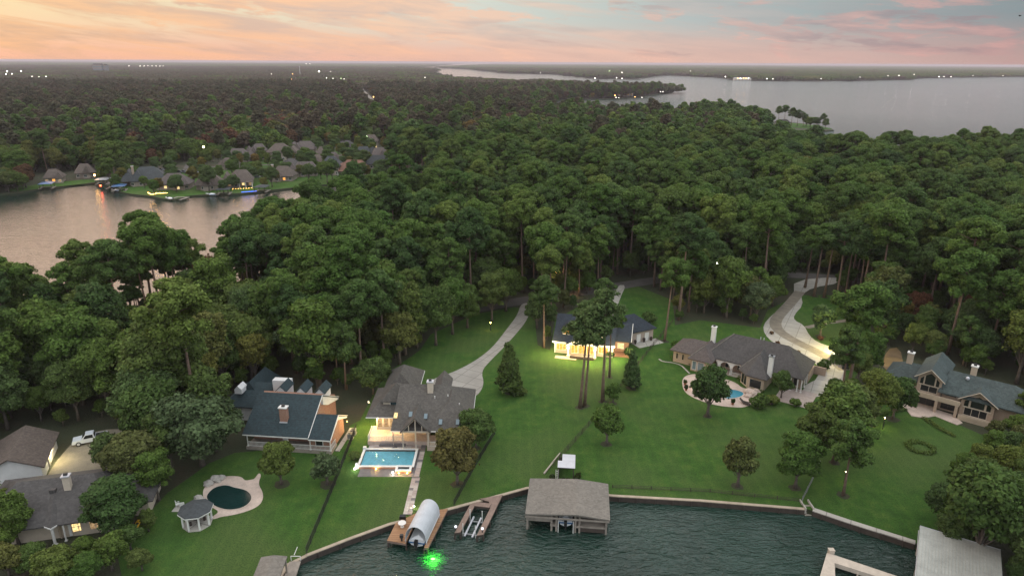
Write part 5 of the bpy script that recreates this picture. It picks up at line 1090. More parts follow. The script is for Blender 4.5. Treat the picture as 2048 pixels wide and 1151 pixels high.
def make_tree_meshes(kind, seed, H, R, base, dens, size, mat, limb_every=1):
    r = np.random.default_rng(seed)
    if kind == 'pine':
        lb, limbs, lean = pine_lobes(r, H, R, base); bark = 'bark_pine'; rad = .20 + .006 * H
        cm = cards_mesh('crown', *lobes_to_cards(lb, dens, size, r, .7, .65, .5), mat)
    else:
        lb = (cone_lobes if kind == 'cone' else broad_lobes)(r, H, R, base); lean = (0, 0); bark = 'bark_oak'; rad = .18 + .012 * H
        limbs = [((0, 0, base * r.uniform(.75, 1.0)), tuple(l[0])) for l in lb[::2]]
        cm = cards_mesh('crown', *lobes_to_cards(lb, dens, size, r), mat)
    tm = trunk_mb(r, H, rad, limbs[::limb_every], lean, .95 if kind != 'broad' else .6).mesh('trunk', bark, True)
    return tm, cm
# prototypes: (trunk mesh, crown mesh)
PINES = [make_tree_meshes('pine', 100 + i, H, R, H * b_, 430, .43, 'leaf_pine') for i, (H, R, b_) in enumerate([(22, 4.2, .58), (24, 4.6, .62), (20, 3.8, .52), (23, 5.0, .55), (18, 4.0, .48), (25, 4.4, .66), (21, 4.8, .5)])]
OAKS = [make_tree_meshes('broad', 200 + i, H, R, H * b_, 430, .46, 'leaf_oak') for i, (H, R, b_) in enumerate([(13, 5.0, .22), (15, 5.4, .25), (11, 4.6, .2), (16, 5.0, .25), (12, 5.8, .22), (14, 4.4, .2), (17, 5.8, .28)])]
THIN = [make_tree_meshes('pine', 150 + i, H, R, H * b_, 230, .42, 'leaf_pine') for i, (H, R, b_) in enumerate([(22, 3.6, .66), (23, 3.8, .64), (21, 3.3, .68)])]
CONES = [make_tree_meshes('cone', 300 + i, H, R, 1.0, 300, .5, 'leaf_oak') for i, (H, R) in enumerate([(10.5, 3.4), (8, 2.6)])]
SMALL = [make_tree_meshes('broad', 320 + i, H, R, H * .22, 420, .36, 'leaf_oak', 2) for i, (H, R) in enumerate([(7, 2.9), (6, 2.4), (8, 3.3)])]
BUSH = [make_tree_meshes('broad', 340 + i, H, R, .1, 500, .26, 'leaf_oak', 3) for i, (H, R) in enumerate([(1.8, 1.3), (1.3, 1.0), (2.4, 1.6)])]

def place_tree(proto, name, label, cat, x, y, s=1, rz=None, group=None, mat=None, z=0, sz=None):
    r = random.uniform(0, 6.28) if rz is None else rz
    e = thing(name, label, cat, (x, y, z), r, group); e.scale = (s, s, sz or s)
    obj('trunk', proto[0], e); c = obj('crown', proto[1], e)
    if mat: c.material_slots[0].link = 'OBJECT'; c.material_slots[0].material = MATS[mat]
    return e
HERO = []
def hero(proto, name, label, cat, px, py, h=None, group=None, mat=None, rz=None, wide=1.0):
    p = at(px, py); bz = max(v.co.z for v in proto[1].vertices)
    s = (h / bz) if h else 1.0
    HERO.append((p.x, p.y)); e = place_tree(proto, name, label, cat, p.x, p.y, s * wide, rz, group, mat, 0, s)
    if name in ('garden_tree', 'magnolia_tree', 'evergreen_tree', 'pine_tree', 'oak_tree') and inside(np.array([[p.x, p.y]]), lawn_poly)[0]:
        rr = random.uniform(.8, 1.4) / (s * wide); part('mulch_ring', poly_sheet([(rr * random.uniform(.8, 1.2) * math.cos(a), rr * random.uniform(.8, 1.2) * math.sin(a)) for a in np.linspace(0, 6.28, 13)[:-1]], .035 / s), 'forest_floor', e)
    return e

for lb_, pts_ in HEDGES: hedge(lb_, pts_)
# --- single trees of the gardens
hero(THIN[0], 'pine_tree', 'slim tall pine in front of the lit house, left one of a close pair', 'pine', 1160, 815, 21.5, wide=1.1, mat='leaf_lime_and_lamplit')  # this crown and the next two: house lamplight put into the leaf colour
hero(THIN[2], 'pine_tree', 'slim tall pine in front of the lit house, right one of a close pair', 'pine', 1169, 811, 20.8, wide=1.0, mat='leaf_lime_and_lamplit')
hero(THIN[1], 'pine_tree', 'thick-trunked tall pine before the brightly lit porch gable', 'pine', 1205, 803, 24.5, wide=1.05, mat='leaf_lime_and_lamplit')
hero(THIN[0], 'pine_tree', 'tall pine standing close to the lit right bay window of the house', 'pine', 1219, 754, 17.5)
hero(PINES[1], 'pine_tree', 'tall full-crowned pine at the left corner of the lit house', 'pine', 1088, 695, 18.5)
hero(PINES[5], 'pine_tree', 'lone tall pine beside the wire fence behind the lit house garden', 'pine', 1329, 682, 21.5)
hero(PINES[0], 'pine_tree', 'tall pine behind the lit house near its entrance drive', 'pine', 1208, 655, 13.5)
hero(CONES[0], 'magnolia_tree', 'dense dark conical magnolia beside the curved driveway on the open lawn', 'tree', 1018, 786, 11.5)
hero(CONES[1], 'evergreen_tree', 'dark evergreen on the lawn between lit house and wire fence', 'tree', 1262, 776, 8.3)
hero(SMALL[2], 'garden_tree', 'round leafy tree by the wire fence below the lit house lawn', 'tree', 1213, 888, 8)
hero(SMALL[1], 'garden_tree', 'low round tree on lawn behind the fence-side leafy tree', 'tree', 1226, 806, 4.5)
hero(SMALL[2], 'garden_tree', 'leafy tree growing from the lawn in front of the poolside patio', 'tree', 1415, 832, 11, wide=.9)
hero(SMALL[0], 'garden_tree', 'small loose tree standing alone on the open lawn near the seawall', 'tree', 1475, 972, 9, wide=.8)
hero(OAKS[2], 'oak_tree', 'bronze-tinted rounded tree beside the stepping walkway and wire fence', 'tree', 915, 968, 10, mat='leaf_bronze', wide=1.0)
hero(OAKS[4], 'oak_tree', 'spreading green tree at the right corner of the taupe-roofed house', 'tree', 952, 896, 8)
for lb, px, py, h_, k, mt in [('large yellow-green tree at the wood edge, behind the taupe-roofed house garage', 688, 700, 14, 4, 'leaf_gold2'), ('pale yellow-green tree nearest the garage wing of the taupe-roofed house', 800, 728, 13, 1, 'leaf_gold2'), ('golden tree deeper in the wood behind the garage wing', 788, 648, 14, 0, 'leaf_gold'), ('tall blue-green tree between the golden tree and the yellow-green tree', 726, 648, 16, 3, None), ('pale bronze tree deep in the wood behind the slate-roofed house', 606, 655, 13, 2, 'leaf_bronze'), ('tall dark tree at the wood corner by the upper lawn', 872, 690, 16, 6, None), ('broad dark tree where the lawn meets the road', 984, 642, 14, 1, None), ('dark tree on the upper lawn edge left of the drive mouth', 935, 655, 12, 5, None), ('dark tree hiding the road beside the drive mouth', 1012, 622, 13, 0, None), ('tall tree in the wood corner above the upper lawn', 905, 668, 15, 3, None), ('bushy tree beside the drive gate', 1545, 612, 9, 2, None), ('green tree at the garden corner between lit house and mansion', 1500, 630, 11, 4, None), ('yellow tree right of the drive island', 1790, 660, 9, 2, 'leaf_gold'), ('yellow-green tree on the wood edge above the gabled brick house', 1850, 672, 9, 5, 'leaf_gold2'), ('dark tree in front of the right gable of the brick house', 2030, 876, 5, 4, None), ('small dark tree below the right gable window of the brick house', 1985, 878, 4, 2, None)]:
    hero(OAKS[k], 'broadleaf_tree', lb, 'tree', px, py, h_, mat=mt)
hero(OAKS[0], 'oak_tree', 'broad tree in the bed beside the mansion forecourt', 'tree', 1690, 880, 12)
hero(OAKS[1], 'oak_tree', 'large dark tree nearest the seawall in the clump between the two lawns', 'tree', 1590, 975, 10, wide=1.1)
hero(OAKS[3], 'oak_tree', 'dark tree in the middle of the clump between the two lawns', 'tree', 1625, 935, 12)
hero(OAKS[5], 'oak_tree', 'tall green tree at the back of the clump between the two lawns', 'tree', 1668, 925, 15, wide=1.1)
hero(PINES[4], 'pine_tree', 'bare-trunked pine on the lawn edge below the gabled brick house', 'pine', 1686, 990, 14)
hero(OAKS[6], 'oak_tree', 'bushy tree between the mansion court and the gabled brick house', 'tree', 1745, 850, 12)
hero(OAKS[2], 'oak_tree', 'dark rounded tree hiding the left wall of the gabled brick house', 'tree', 1785, 838, 9)
hero(OAKS[5], 'oak_tree', 'leafy tree over the dark carport by the driveway', 'tree', 1735, 748, 10)
hero(SMALL[2], 'garden_tree', 'lamp-lit yellow-green tree in the island beside the curved driveway', 'tree', 1640, 672, 8.5, mat='leaf_lime_and_lamplit')
hero(SMALL[0], 'garden_tree', 'slim pale tree on the lit lawn beyond the driveway island', 'tree', 1702, 648, 7, mat='leaf_lime_and_lamplit', wide=.8)
hero(OAKS[2], 'oak_tree', 'dense dark tree against the front of the hip-roofed mansion', 'tree', 1562, 795, 6, wide=.95)
hero(OAKS[4], 'oak_tree', 'broad grey-green oak leaning over the lawn by the kidney-shaped pool', 'tree', 405, 930, 14, mat='leaf_grey', wide=1.2)
hero(OAKS[2], 'oak_tree', 'rounded dark tree in front of the white porch rail', 'tree', 563, 968, 7.5)
hero(SMALL[1], 'garden_tree', 'silvery bush-like tree beside the dark fence and white porch', 'tree', 655, 968, 5.5, mat='leaf_grey', wide=1.2)
hero(OAKS[1], 'oak_tree', 'dense tree growing over the right end of the lit lakeside house roof', 'tree', 238, 1068, 9, wide=1.5)
hero(OAKS[0], 'oak_tree', 'leafy tree behind the roof of the lakeside house with the lit window', 'tree', 278, 985, 11, wide=1.15)
hero(OAKS[5], 'oak_tree', 'dark tree rising in front of the lakeside house with the lit window', 'tree', 38, 1088, 8.5)
hero(OAKS[2], 'oak_tree', 'low broad tree below the lit window of the lakeside house', 'tree', 225, 1140, 5.5, wide=1.1)
hero(OAKS[4], 'oak_tree', 'low spreading tree at the lawn edge below the lit lakeside window', 'tree', 118, 1165, 5.5, wide=1.2)
hero(SMALL[1], 'garden_tree', 'thin leaning tree over the gravel yard near the white pickup', 'tree', 222, 940, 7, mat='leaf_lime_and_lamplit')
for i, (px, py, h, k) in enumerate([(1880, 1060, 8, 0), (1935, 1085, 9, 4), (1990, 1060, 10, 1), (2040, 1040, 10, 3), (1950, 1000, 8, 6), (2010, 975, 8, 0), (2050, 950, 7, 5), (1900, 1100, 6, 2), (1960, 945, 5.5, 4), (2050, 1110, 8, 2), (2020, 915, 5, 2), (1980, 922, 6, 1), (2040, 905, 5.5, 4), (1925, 968, 6, 0), (1895, 1035, 6.5, 5)]):
    hero(OAKS[k], 'oak_tree', 'dark broadleaf tree in the thicket behind the ribbed metal boathouse roof', 'tree', px, py, h, 'trees of the thicket by the metal roof')
for px, py, h, k, w_ in [(1500, 246, 18, 0, 1), (1512, 248, 16, 3, 1), (1526, 248, 17, 3, 1), (1556, 250, 21, 1, 1.1), (1568, 250, 22, 5, 1.2), (1582, 252, 20, 2, 1.1), (1594, 252, 18, 4, 1.2), (1606, 253, 15, 0, 1.2), (1620, 254, 11, 4, 1.3), (1632, 256, 12, 6, 1.1), (1644, 257, 16, 1, 1), (1650, 257.5, 11, 1, 1.1), (1540, 248, 12, 2, 1.2), (1612, 253, 11.5, 0, 1.3), (1488, 246, 17, 6, 1)]:
    hero(PINES[k] if h > 12 else OAKS[k], 'shore_tree', 'dark tree standing on the narrow lake point with the white house', 'tree', px, py, h, 'trees on the lake point', wide=w_)
for px, py, h_ in [(1628, 592, 22), (1648, 594, 23), (1672, 602, 23), (1610, 575, 20), (1690, 590, 21)]:
    hero(THIN[px % 3], 'pine_tree', 'slender pine with bare trunk beside the upper driveway', 'pine', px, py, h_, 'pines by the upper driveway', wide=1.15)
for lb, px, py, h_, k in [('tall dark tree left of the oak over the kidney pool', 345, 945, 12, 3), ('dark tree between the gazebo and the lakeside house roof', 318, 1000, 9, 1), ('dark tree at the edge of the lakeside house chimney side', -15, 1050, 9, 6), ('dark tree closing the right end of the gabled brick house', 2052, 858, 8, 1)]: hero(OAKS[k], 'oak_tree', lb, 'tree', px, py, h_)
for px, py, h, k in [(20, 1152, 5, 2), (70, 1140, 4, 4), (172, 1118, 3.6, 0), (262, 1098, 4, 2), (298, 1062, 3.6, 5), (180, 1170, 5, 6), (285, 1140, 3.4, 2), (5, 1120, 5, 0), (250, 1060, 4.5, 1)]:
    hero(OAKS[k], 'low_tree', 'low dark tree in the unmown corner below the lit lakeside house', 'tree', px, py, h, 'low trees of the unmown corner', wide=1.25)
for i, (px, py, k, h, lb) in enumerate([(1045, 790, 0, 1.6, 'small round shrub at the foot of the magnolia, right of its trunk'), (1030, 792, 1, 1.2, 'low shrub at the foot of the magnolia, left of its trunk'),
        (1268, 660, 2, 3.0, 'dark shrub behind the garage wing of the lit house'), (1298, 645, 2, 3.2, 'bushy shrub on the rough lawn behind the lit house garage'), (1518, 815, 2, 3.0, 'clipped shrub at the end of the poolside patio'), (1543, 808, 0, 2.2, 'low shrub between patio end and mansion wall'),
        (1590, 812, 0, 1.8, 'small shrub below the mansion forecourt edge'), (1355, 700, 2, 2.6, 'leafy shrub at the left corner of the hip-roofed mansion'), (1392, 722, 0, 1.6, 'flowering shrub bed under the left wing of the mansion'), (1648, 738, 2, 2.4, 'clipped evergreen hedge clump at the mansion side wall'),
        (1220, 714, 0, 1.6, 'floodlit round shrub at the right porch corner of the lit house'), (1258, 712, 2, 2.4, 'dark shrub by the brick patio of the lit house'), (710, 918, 0, 1.6, 'small shrub at the left end of the rectangular pool'), (925, 795, 0, 1.6, 'little palm-like shrub at the edge of the round driveway court'),
        (1543, 668, 1, .9, 'red-leaved shrub on the outer bend of the driveway'), (1555, 688, 1, .9, 'second red-leaved shrub on the outer bend of the driveway'), (1640, 680, 1, 1.2, 'red-leaved shrub at the foot of the lamp-lit tree'), (1596, 706, 1, .8, 'tiny red shrub behind the mansion ridge beside the drive')]):
    hero(BUSH[k], 'shrub', lb, 'shrub', px, py, h, mat='leaf_rust' if 'red' in lb else None)

# --- woods: where trees may root
CLEAR = [lawn_poly, vlawn,
    W([(90, 862), (160, 848), (260, 855), (300, 880), (310, 930), (300, 985), (300, 1180), (-200, 1180), (-200, 985), (-60, 960), (20, 860)]), [(-120, 20), (-25, 20), (-25, 76), (-120, 84)],
    W([(440, 920), (435, 830), (475, 778), (560, 772), (650, 785), (700, 800), (740, 800), (740, 900)]),
    W([(990, 604), (1050, 588), (1080, 586), (1085, 604), (1060, 612), (1000, 622)]), W([(1200, 566), (1240, 556), (1330, 548), (1330, 562), (1240, 580), (1200, 590)]), W([(850, 629), (990, 609), (990, 615), (850, 637)]),
    W([(1570, 545), (1690, 545), (1690, 580), (1600, 600), (1560, 600)]),
    W([(1745, 800), (1755, 735), (1768, 700), (1805, 700), (1830, 728), (1900, 722), (1960, 752), (2110, 800), (2140, 860), (1900, 850)]),
    W([(830, 312), (850, 283), (900, 270), (960, 272), (975, 300), (960, 318), (900, 330), (850, 328)]),
    W([(220, 380), (240, 345), (290, 328), (420, 320), (470, 308), (560, 303), (620, 290), (780, 280), (800, 330), (760, 362), (560, 385), (300, 400)]),
    W([(288, 652), (345, 652), (350, 755), (295, 755)]),
    W([(1265, 365), (1265, 340), (1340, 338), (1335, 365)]),
    W([(704, 166), (722, 166), (765, 218), (775, 235), (740, 235), (715, 195)]),
    W([(60, 372), (60, 350), (130, 345), (200, 340), (205, 366), (80, 380)]),
    W([(1480, 232), (1500, 262), (1540, 268), (1680, 266), (1680, 250), (1560, 238)]), W([(1890, 850), (2200, 850), (2200, 1040), (1890, 1040)]),
    W([(870, 660), (905, 640), (1000, 615), (1040, 605), (1040, 625), (960, 690), (880, 720), (800, 740)])]
pines_far, oaks_far = [], []
def jitter_grid(x0, x1, y0, y1, s):
    gx, gy = np.meshgrid(np.arange(x0, x1, s), np.arange(y0, y1, s)); P = np.stack([gx.ravel(), gy.ravel()], 1).astype(float)
    P[:, 0] += (np.round((P[:, 1] - y0) / s) % 2) * s / 2
    return P + rng.uniform(-.42, .42, P.shape) * s
def fade_noise(P, s, seed):
    r = np.random.default_rng(seed); k = r.uniform(-1, 1, (7, 2)) * 6.28 / s; ph = r.uniform(0, 6.28, 7)
    return np.mean(np.sin(P @ k.T + ph), 1)
def in_view(P, margin=.06, maxd=1e9):
    return (np.abs(P[:, 0]) < (P[:, 1] + 14) * (1.05 * 1024 / FPX + margin)) & (P[:, 1] > 40) & (P[:, 1] < maxd)
mainA = np.array(mainland); 
def woods(P, shore=3.0):
    k = inside(P, mainland)
    for c in CLEAR: k &= ~inside(P, c)
    return P[k]
near = jitter_grid(-380, 460, 40, 470, 5.9); near = near[in_view(near, .10)]; near = woods(near)
HP = np.array(HERO); d2 = ((near[:, None, :] - HP[None]) ** 2).sum(2).min(1); near = near[d2 > 3.2 ** 2]
sp = fade_noise(near, 90, 1) + .55 * fade_noise(near, 17, 2) + rng.normal(size=len(near)) * .22
pxy = np.array([to_px(x, y, 0) for x, y in near])
# pines rule behind the houses, broadleaf trees on the left
bias = np.where((pxy[:, 0] > 640) & (pxy[:, 1] < 600), .32, np.where(pxy[:, 0] < 560, -.22, .12))
is_pine = (sp + bias) > .08
dist = np.hypot(near[:, 0], near[:, 1])
order = np.argsort(dist)
def zone(x, y):
    px, py, _ = to_px(x, y, 0)
    if px < 330 and py > 760: return 'in the dark wood around the gravel yard with the white pickup'
    if px < 760 and py > 600: return 'in the dense wood behind the slate-roofed house'
    if px < 820 : return 'on the wooded bank between the houses and the inlet'
    if px < 1130 and py > 520: return 'in the wood left of the lit house, along the road'
    if px < 1300: return 'in the wood beyond the lit house'
    if px < 1600: return 'in the tall stand behind the hip-roofed mansion'
    if py > 620: return 'in the dark wood behind the gabled brick house'
    return 'in the wood right of the driveway gate'
cnt = {'p': 0, 'o': 0}; rest = []
for i in order:
    x, y = near[i]; p = is_pine[i]; key = 'p' if p else 'o'
    u = random.random()
    if cnt[key] >= 300: rest.append(i); continue
    cnt[key] += 1; zn = zone(x, y)
    if p:
        s = .62 + .6 * random.random() ** .8; place_tree(PINES[random.randrange(7)], 'pine_tree', 'tall green pine ' + zn, 'pine', x, y, s, None, 'pines ' + zn)
    elif u < .035 and dist[i] > 150: place_tree(OAKS[random.randrange(7)], 'autumn_tree', 'golden autumn tree ' + zn, 'tree', x, y, random.uniform(.75, 1.0), None, 'golden trees ' + zn, 'leaf_gold')
    elif u < .05 and dist[i] > 190: place_tree(OAKS[random.randrange(7)], 'autumn_tree', 'russet autumn tree ' + zn, 'tree', x, y, random.uniform(.7, .95), None, 'russet trees ' + zn, 'leaf_rust')
    elif u < .19: place_tree(OAKS[random.randrange(7)], 'broadleaf_tree', 'yellow-green broadleaf tree ' + zn, 'tree', x, y, random.uniform(.75, 1.05), None, 'yellow-green trees ' + zn, 'leaf_lime_and_lamplit')
    elif u < .22: place_tree(OAKS[random.randrange(7)], 'broadleaf_tree', 'pale grey-green broadleaf tree ' + zn, 'tree', x, y, random.uniform(.75, 1.0), None, 'pale trees ' + zn, 'leaf_grey')
    else: place_tree(OAKS[random.randrange(7)], 'broadleaf_tree', 'green rounded broadleaf tree ' + zn, 'tree', x, y, (.5 + .85 * random.random()), None, 'broadleaf trees ' + zn)

# --- the remaining woods, too many to count: instanced
def lib_obj(name, trunk, crown):
    o = bpy.data.objects.new(name, crown); return o
def join_meshes(name, tm, cm):
    bm = bmesh.new(); bm.from_mesh(cm); k = len(bm.faces); lay = bm.faces.layers.float.get('tone')
    bm.from_mesh(tm); bm.faces.ensure_lookup_table()
    for f in bm.faces[k:]: f.material_index = 1
    me = bpy.data.meshes.new(name); bm.to_mesh(me); bm.free(); me.materials.append(cm.materials[0]); me.materials.append(tm.materials[0]); return me
def library(name, meshes):
    c = bpy.data.collections.new(name)
    for i, me in enumerate(meshes):
        o = bpy.data.objects.new('%s_%02d' % (name, i), me); c.objects.link(o)
    return c
def recolor(me, mat): 
    c = me.copy(); c.materials[0] = MATS[mat]; return c
def scatter(name, label, P, scales, index, lib, z=0.0, zs=None):
    me = bpy.data.meshes.new(name); n = len(P); me.vertices.add(n)
    me.vertices.foreach_set('co', np.concatenate([P, np.full((n, 1), z) if np.isscalar(z) else z[:, None]], 1).ravel())
    for nm, ty, val in (('sc', 'FLOAT', scales), ('rot', 'FLOAT', rng.uniform(0, 6.28, n)), ('pick', 'INT', index)):
        a = me.attributes.new(nm, ty, 'POINT'); a.data.foreach_set('value', np.asarray(val, np.float32 if ty == 'FLOAT' else np.int32))
    o = bpy.data.objects.new(name, me); COL.objects.link(o)
    g = bpy.data.node_groups.new(name + '_scatter', 'GeometryNodeTree')
    g.interface.new_socket('Geometry', in_out='INPUT', socket_type='NodeSocketGeometry'); g.interface.new_socket('Geometry', in_out='OUTPUT', socket_type='NodeSocketGeometry')
    gi = N(g, 'NodeGroupInput'); go = N(g, 'NodeGroupOutput'); ip = N(g, 'GeometryNodeInstanceOnPoints'); ci = N(g, 'GeometryNodeCollectionInfo')
    ci.inputs[0].default_value = lib; ci.inputs[1].default_value = True; ci.inputs[2].default_value = True
    def na(nm, ty): 
        q = N(g, 'GeometryNodeInputNamedAttribute', data_type=ty); q.inputs[0].default_value = nm; return q.outputs[0]
    cx = N(g, 'ShaderNodeCombineXYZ'); L(g, na('rot', 'FLOAT'), cx.inputs[2])
    L(g, gi.outputs[0], ip.inputs['Points']); L(g, ci.outputs[0], ip.inputs['Instance']); ip.inputs['Pick Instance'].default_value = True
    L(g, na('pick', 'INT'), ip.inputs['Instance Index'])
    er = N(g, 'FunctionNodeEulerToRotation'); L(g, cx.outputs[0], er.inputs[0]); L(g, er.outputs[0], ip.inputs['Rotation'])
    cs = N(g, 'ShaderNodeCombineXYZ'); sc = na('sc', 'FLOAT')
    for i in range(3):
        if i == 2 and zs: cs.inputs[2].default_value = zs
        else: L(g, sc, cs.inputs[i])
    L(g, cs.outputs[0], ip.inputs['Scale']); L(g, ip.outputs[0], go.inputs[0])
    md = o.modifiers.new('scatter', 'NODES'); md.node_group = g
    return tag(o, label, 'wood', kind='stuff')
nearL = [join_meshes('p', *p) for p in PINES] + [join_meshes('o', *p) for p in OAKS]
nearL += [recolor(nearL[8], 'leaf_gold'), recolor(nearL[11], 'leaf_rust'), recolor(nearL[9], 'leaf_grey'), recolor(nearL[10], 'leaf_gold2'), recolor(nearL[7], 'leaf_gold2'), recolor(nearL[12], 'leaf_lime_and_lamplit')]
lib1 = library('near_tree', nearL)
ug = jitter_grid(-260, 320, 60, 260, 5.2); ug = woods(ug[in_view(ug, .06)]); ug = ug[((ug[:, None, :] - HP[None]) ** 2).sum(2).min(1) > 9]
scatter('undergrowth', 'leafy undergrowth and saplings on the floor of the woods', ug, rng.uniform(.22, .48, len(ug)), rng.integers(7, 14, len(ug)), lib1)
rest = np.array(rest)
def pick(P, pine, a, b_, extra):
    n = len(P); i = np.where(pine, rng.integers(0, a, n), rng.integers(a, a + b_, n)); u = rng.random(n)
    e = (~pine) & (u < .24); i[e] = a + b_ + rng.integers(0, extra, e.sum()); return i
if len(rest):
    P = near[rest]; pn = is_pine[rest]
    scatter('woodland', 'dense green wood of pines and broadleaf trees behind the lakeside houses', P, (.55 + .68 * rng.random(len(P))) * np.where(pn, .95, 1.0), pick(P, pn, 7, 7, 6), lib1)
lowL = [join_meshes('p', *make_tree_meshes('pine', 400 + i, H, R, H * .5, 42, 1.25, 'leaf_pine', 9)) for i, (H, R) in enumerate([(20, 4.4), (22, 4.8), (18, 4.2)])]
lowL += [join_meshes('o', *make_tree_meshes('broad', 420 + i, H, R, H * .2, 40, 1.3, 'leaf_oak', 9)) for i, (H, R) in enumerate([(13, 5.2), (15, 5.6), (12, 5.4)])]
lowL += [recolor(lowL[3], 'leaf_gold'), recolor(lowL[4], 'leaf_rust'), recolor(lowL[5], 'leaf_gold2')]
lowL += [recolor(lowL[k], 'leaf_brown') for k in range(6)]
lib2 = library('mid_tree', lowL)
midp = jitter_grid(-1500, 1500, 470, 1650, 7.0); midp = midp[in_view(midp, .02)]; midp = woods(midp)
pm = (fade_noise(midp, 160, 3) + rng.normal(size=len(midp)) * .35) > -.02
mi = pick(midp, pm, 3, 3, 3); md = np.hypot(midp[:, 0], midp[:, 1]); br = rng.random(len(midp)) < np.clip((md - 380) / 600, 0, .95) * np.clip(.8 - midp[:, 0] / md * 1.5, .1, 1); mi[br & (mi < 6)] += 9
scatter('distant_woodland', 'wide wooded plain of dark trees around the village roofs', midp, (.55 + .7 * rng.random(len(midp))), mi, lib2)
# far off: canopy patches
def canopy_patch(seed, size=64, n=78):
    r = np.random.default_rng(seed); lb = []
    for i in range(n):
        x, y = r.uniform(-size / 2, size / 2, 2); h = r.uniform(9, 17); rr = r.uniform(3.4, 5.2); lb.append(((x, y, h - rr * .8), (rr, rr, rr * .95)))
    return cards_mesh('canopy', *lobes_to_cards(lb, 5.5, 3.0, r, .3, .35, .8), 'leaf_oak')
can = [canopy_patch(500 + i) for i in range(4)]; lib3 = library('canopy', can + [recolor(c, 'leaf_brown') for c in can])
fp = jitter_grid(-5200, 5200, 1640, 6600, 58); fp = fp[in_view(fp, .02)]
fp = np.concatenate([woods(fp), fp[inside(fp, far_land)]])
scatter('far_forest', 'flat hazy forest reaching to the horizon beyond the lake', fp, rng.uniform(.9, 1.12, len(fp)), rng.integers(0, 4, len(fp)) + 4 * (rng.random(len(fp)) < np.clip(.6 - fp[:, 0] / np.hypot(fp[:, 0], fp[:, 1]), .15, .9)), lib3)
gp = jitter_grid(-14000, 14000, 6500, 17000, 210); gp = gp[in_view(gp, .02)]; gp = np.concatenate([woods(gp), gp[inside(gp, far_land)]])
scatter('horizon_forest', 'thin dark band of forest along the horizon', gp, rng.uniform(3.2, 3.9, len(gp)) * .95, rng.integers(0, 4, len(gp)), lib3, 0.0, 1.0)

# --- garden trees between the village houses
vh = np.array([o.location[:2] for o in scene.objects if o.name.startswith('village_house')])
vp = jitter_grid(-330, 0, 330, 640, 10.5); vp = vp[inside(vp, W([(830, 312), (850, 283), (900, 270), (960, 272), (975, 300), (960, 318), (900, 330), (850, 328)])) | inside(vp, W([(220, 380), (240, 345), (290, 328), (420, 320), (470, 308), (560, 303), (620, 290), (780, 280), (800, 330), (760, 362), (560, 385), (300, 400)]))]; vp = vp[inside(vp, mainland)]
vd = vp[:, None, :] - vh[None]; vd[:, :, 1] -= 6; vp = vp[(np.sqrt((vd ** 2).sum(2)).min(1) > 7.2)]
vp = vp[rng.random(len(vp)) < .7]
for x, y in vp:
    if (np.array([abs(to_px(x, y, 0)[0] - q) for q in (366, 330, 390)]).min() < 12) and 330 < to_px(x, y, 0)[1] < 350: continue
    u = random.random()
    if u < .15: place_tree(OAKS[random.randrange(7)], 'autumn_tree', 'golden garden tree between the village houses', 'tree', x, y, random.uniform(.5, .7), None, 'golden village trees', 'leaf_gold')
    else: place_tree(OAKS[random.randrange(7)], 'garden_tree', 'round green garden tree between the village houses', 'tree', x, y, random.uniform(.5, .85), None, 'green village trees', 'leaf_lime_and_lamplit' if u > .75 else None)

# ------------------------------------------------------------------ vehicles
def wheel(parent, x, y, r=.38, w=.25):
    t_ = part('wheel', MB().tube([(x - w / 2, y, r), (x + w / 2, y, r)], [r, r], 14), 'rubber', parent); s = 1 if x > 0 else -1
    part('rim', MB().tube([(x + s * (w / 2), y, r), (x + s * (w / 2 + .02), y, r)], [r * .62, r * .55], 10), 'metal_light', t_)
p = (at(150, 890) + at(213, 876)) / 2
tk = thing('pickup_truck', 'white crew-cab pickup truck parked on the gravel yard', 'pickup truck', (p.x, p.y, .05), math.atan2(2.1, 4.3) + R_(90))
bw = .95
part('body', MB().extrude([(-2.7, .45), (2.65, .45), (2.7, .75), (2.62, 1.02), (1.25, 1.12), (-2.7, 1.12)], 'x', -bw, bw), 'truck_white', tk)
cb = MB(); lo = [(-bw * .97, -.85), (bw * .97, -.85), (bw * .97, 1.25), (-bw * .97, 1.25)]; hi = [(-bw * .8, -.7), (bw * .8, -.7), (bw * .8, .55), (-bw * .8, .55)]
cb.add([(*q, 1.11) for q in lo] + [(*q, 1.85) for q in hi], [(4, 5, 6, 7), (0, 1, 5, 4), (1, 2, 6, 5), (2, 3, 7, 6), (3, 0, 4, 7)]); part('cab', cb, 'truck_white', tk)
def pane4(name, a, b_, c, d, off): part(name, MB().add([Vector(q) + Vector(off) for q in (a, b_, c, d)], [(0, 1, 2, 3)]), 'glass_dark', tk)
pane4('windscreen', (-.8, 1.16, 1.18), (.8, 1.16, 1.18), (.68, .6, 1.78), (-.68, .6, 1.78), (0, .03, .015)); pane4('rear_window', (.75, -.84, 1.2), (-.75, -.84, 1.2), (-.65, -.72, 1.76), (.65, -.72, 1.76), (0, -.02, 0))
for s in (-1, 1): pane4('side_window', (s * .915, -.6, 1.2), (s * .915, 1.0, 1.2), (s * .785, .5, 1.76), (s * .785, -.55, 1.76), (s * .02, 0, 0))
part('bed', MB().box(-.8, .8, -2.6, -.95, 1.05, 1.125), 'black_paint', tk); part('bumper', MB().box(-.92, .92, 2.66, 2.8, .42, .7), 'steel_grey', tk); part('grille', MB().box(-.5, .5, 2.63, 2.72, .74, .98), 'black_paint', tk)
for s in (-1, 1):
    part('headlight', MB().box(s * .72 - .18, s * .72 + .18, 2.6, 2.7, .8, .98), 'glass_sky', tk); part('mirror', MB().box(s * 1.08 - .1, s * 1.08 + .1, .82, .92, 1.15, 1.38), 'truck_white', tk)
    for y in (-1.75, 1.75): wheel(tk, s * .88, y, .42)
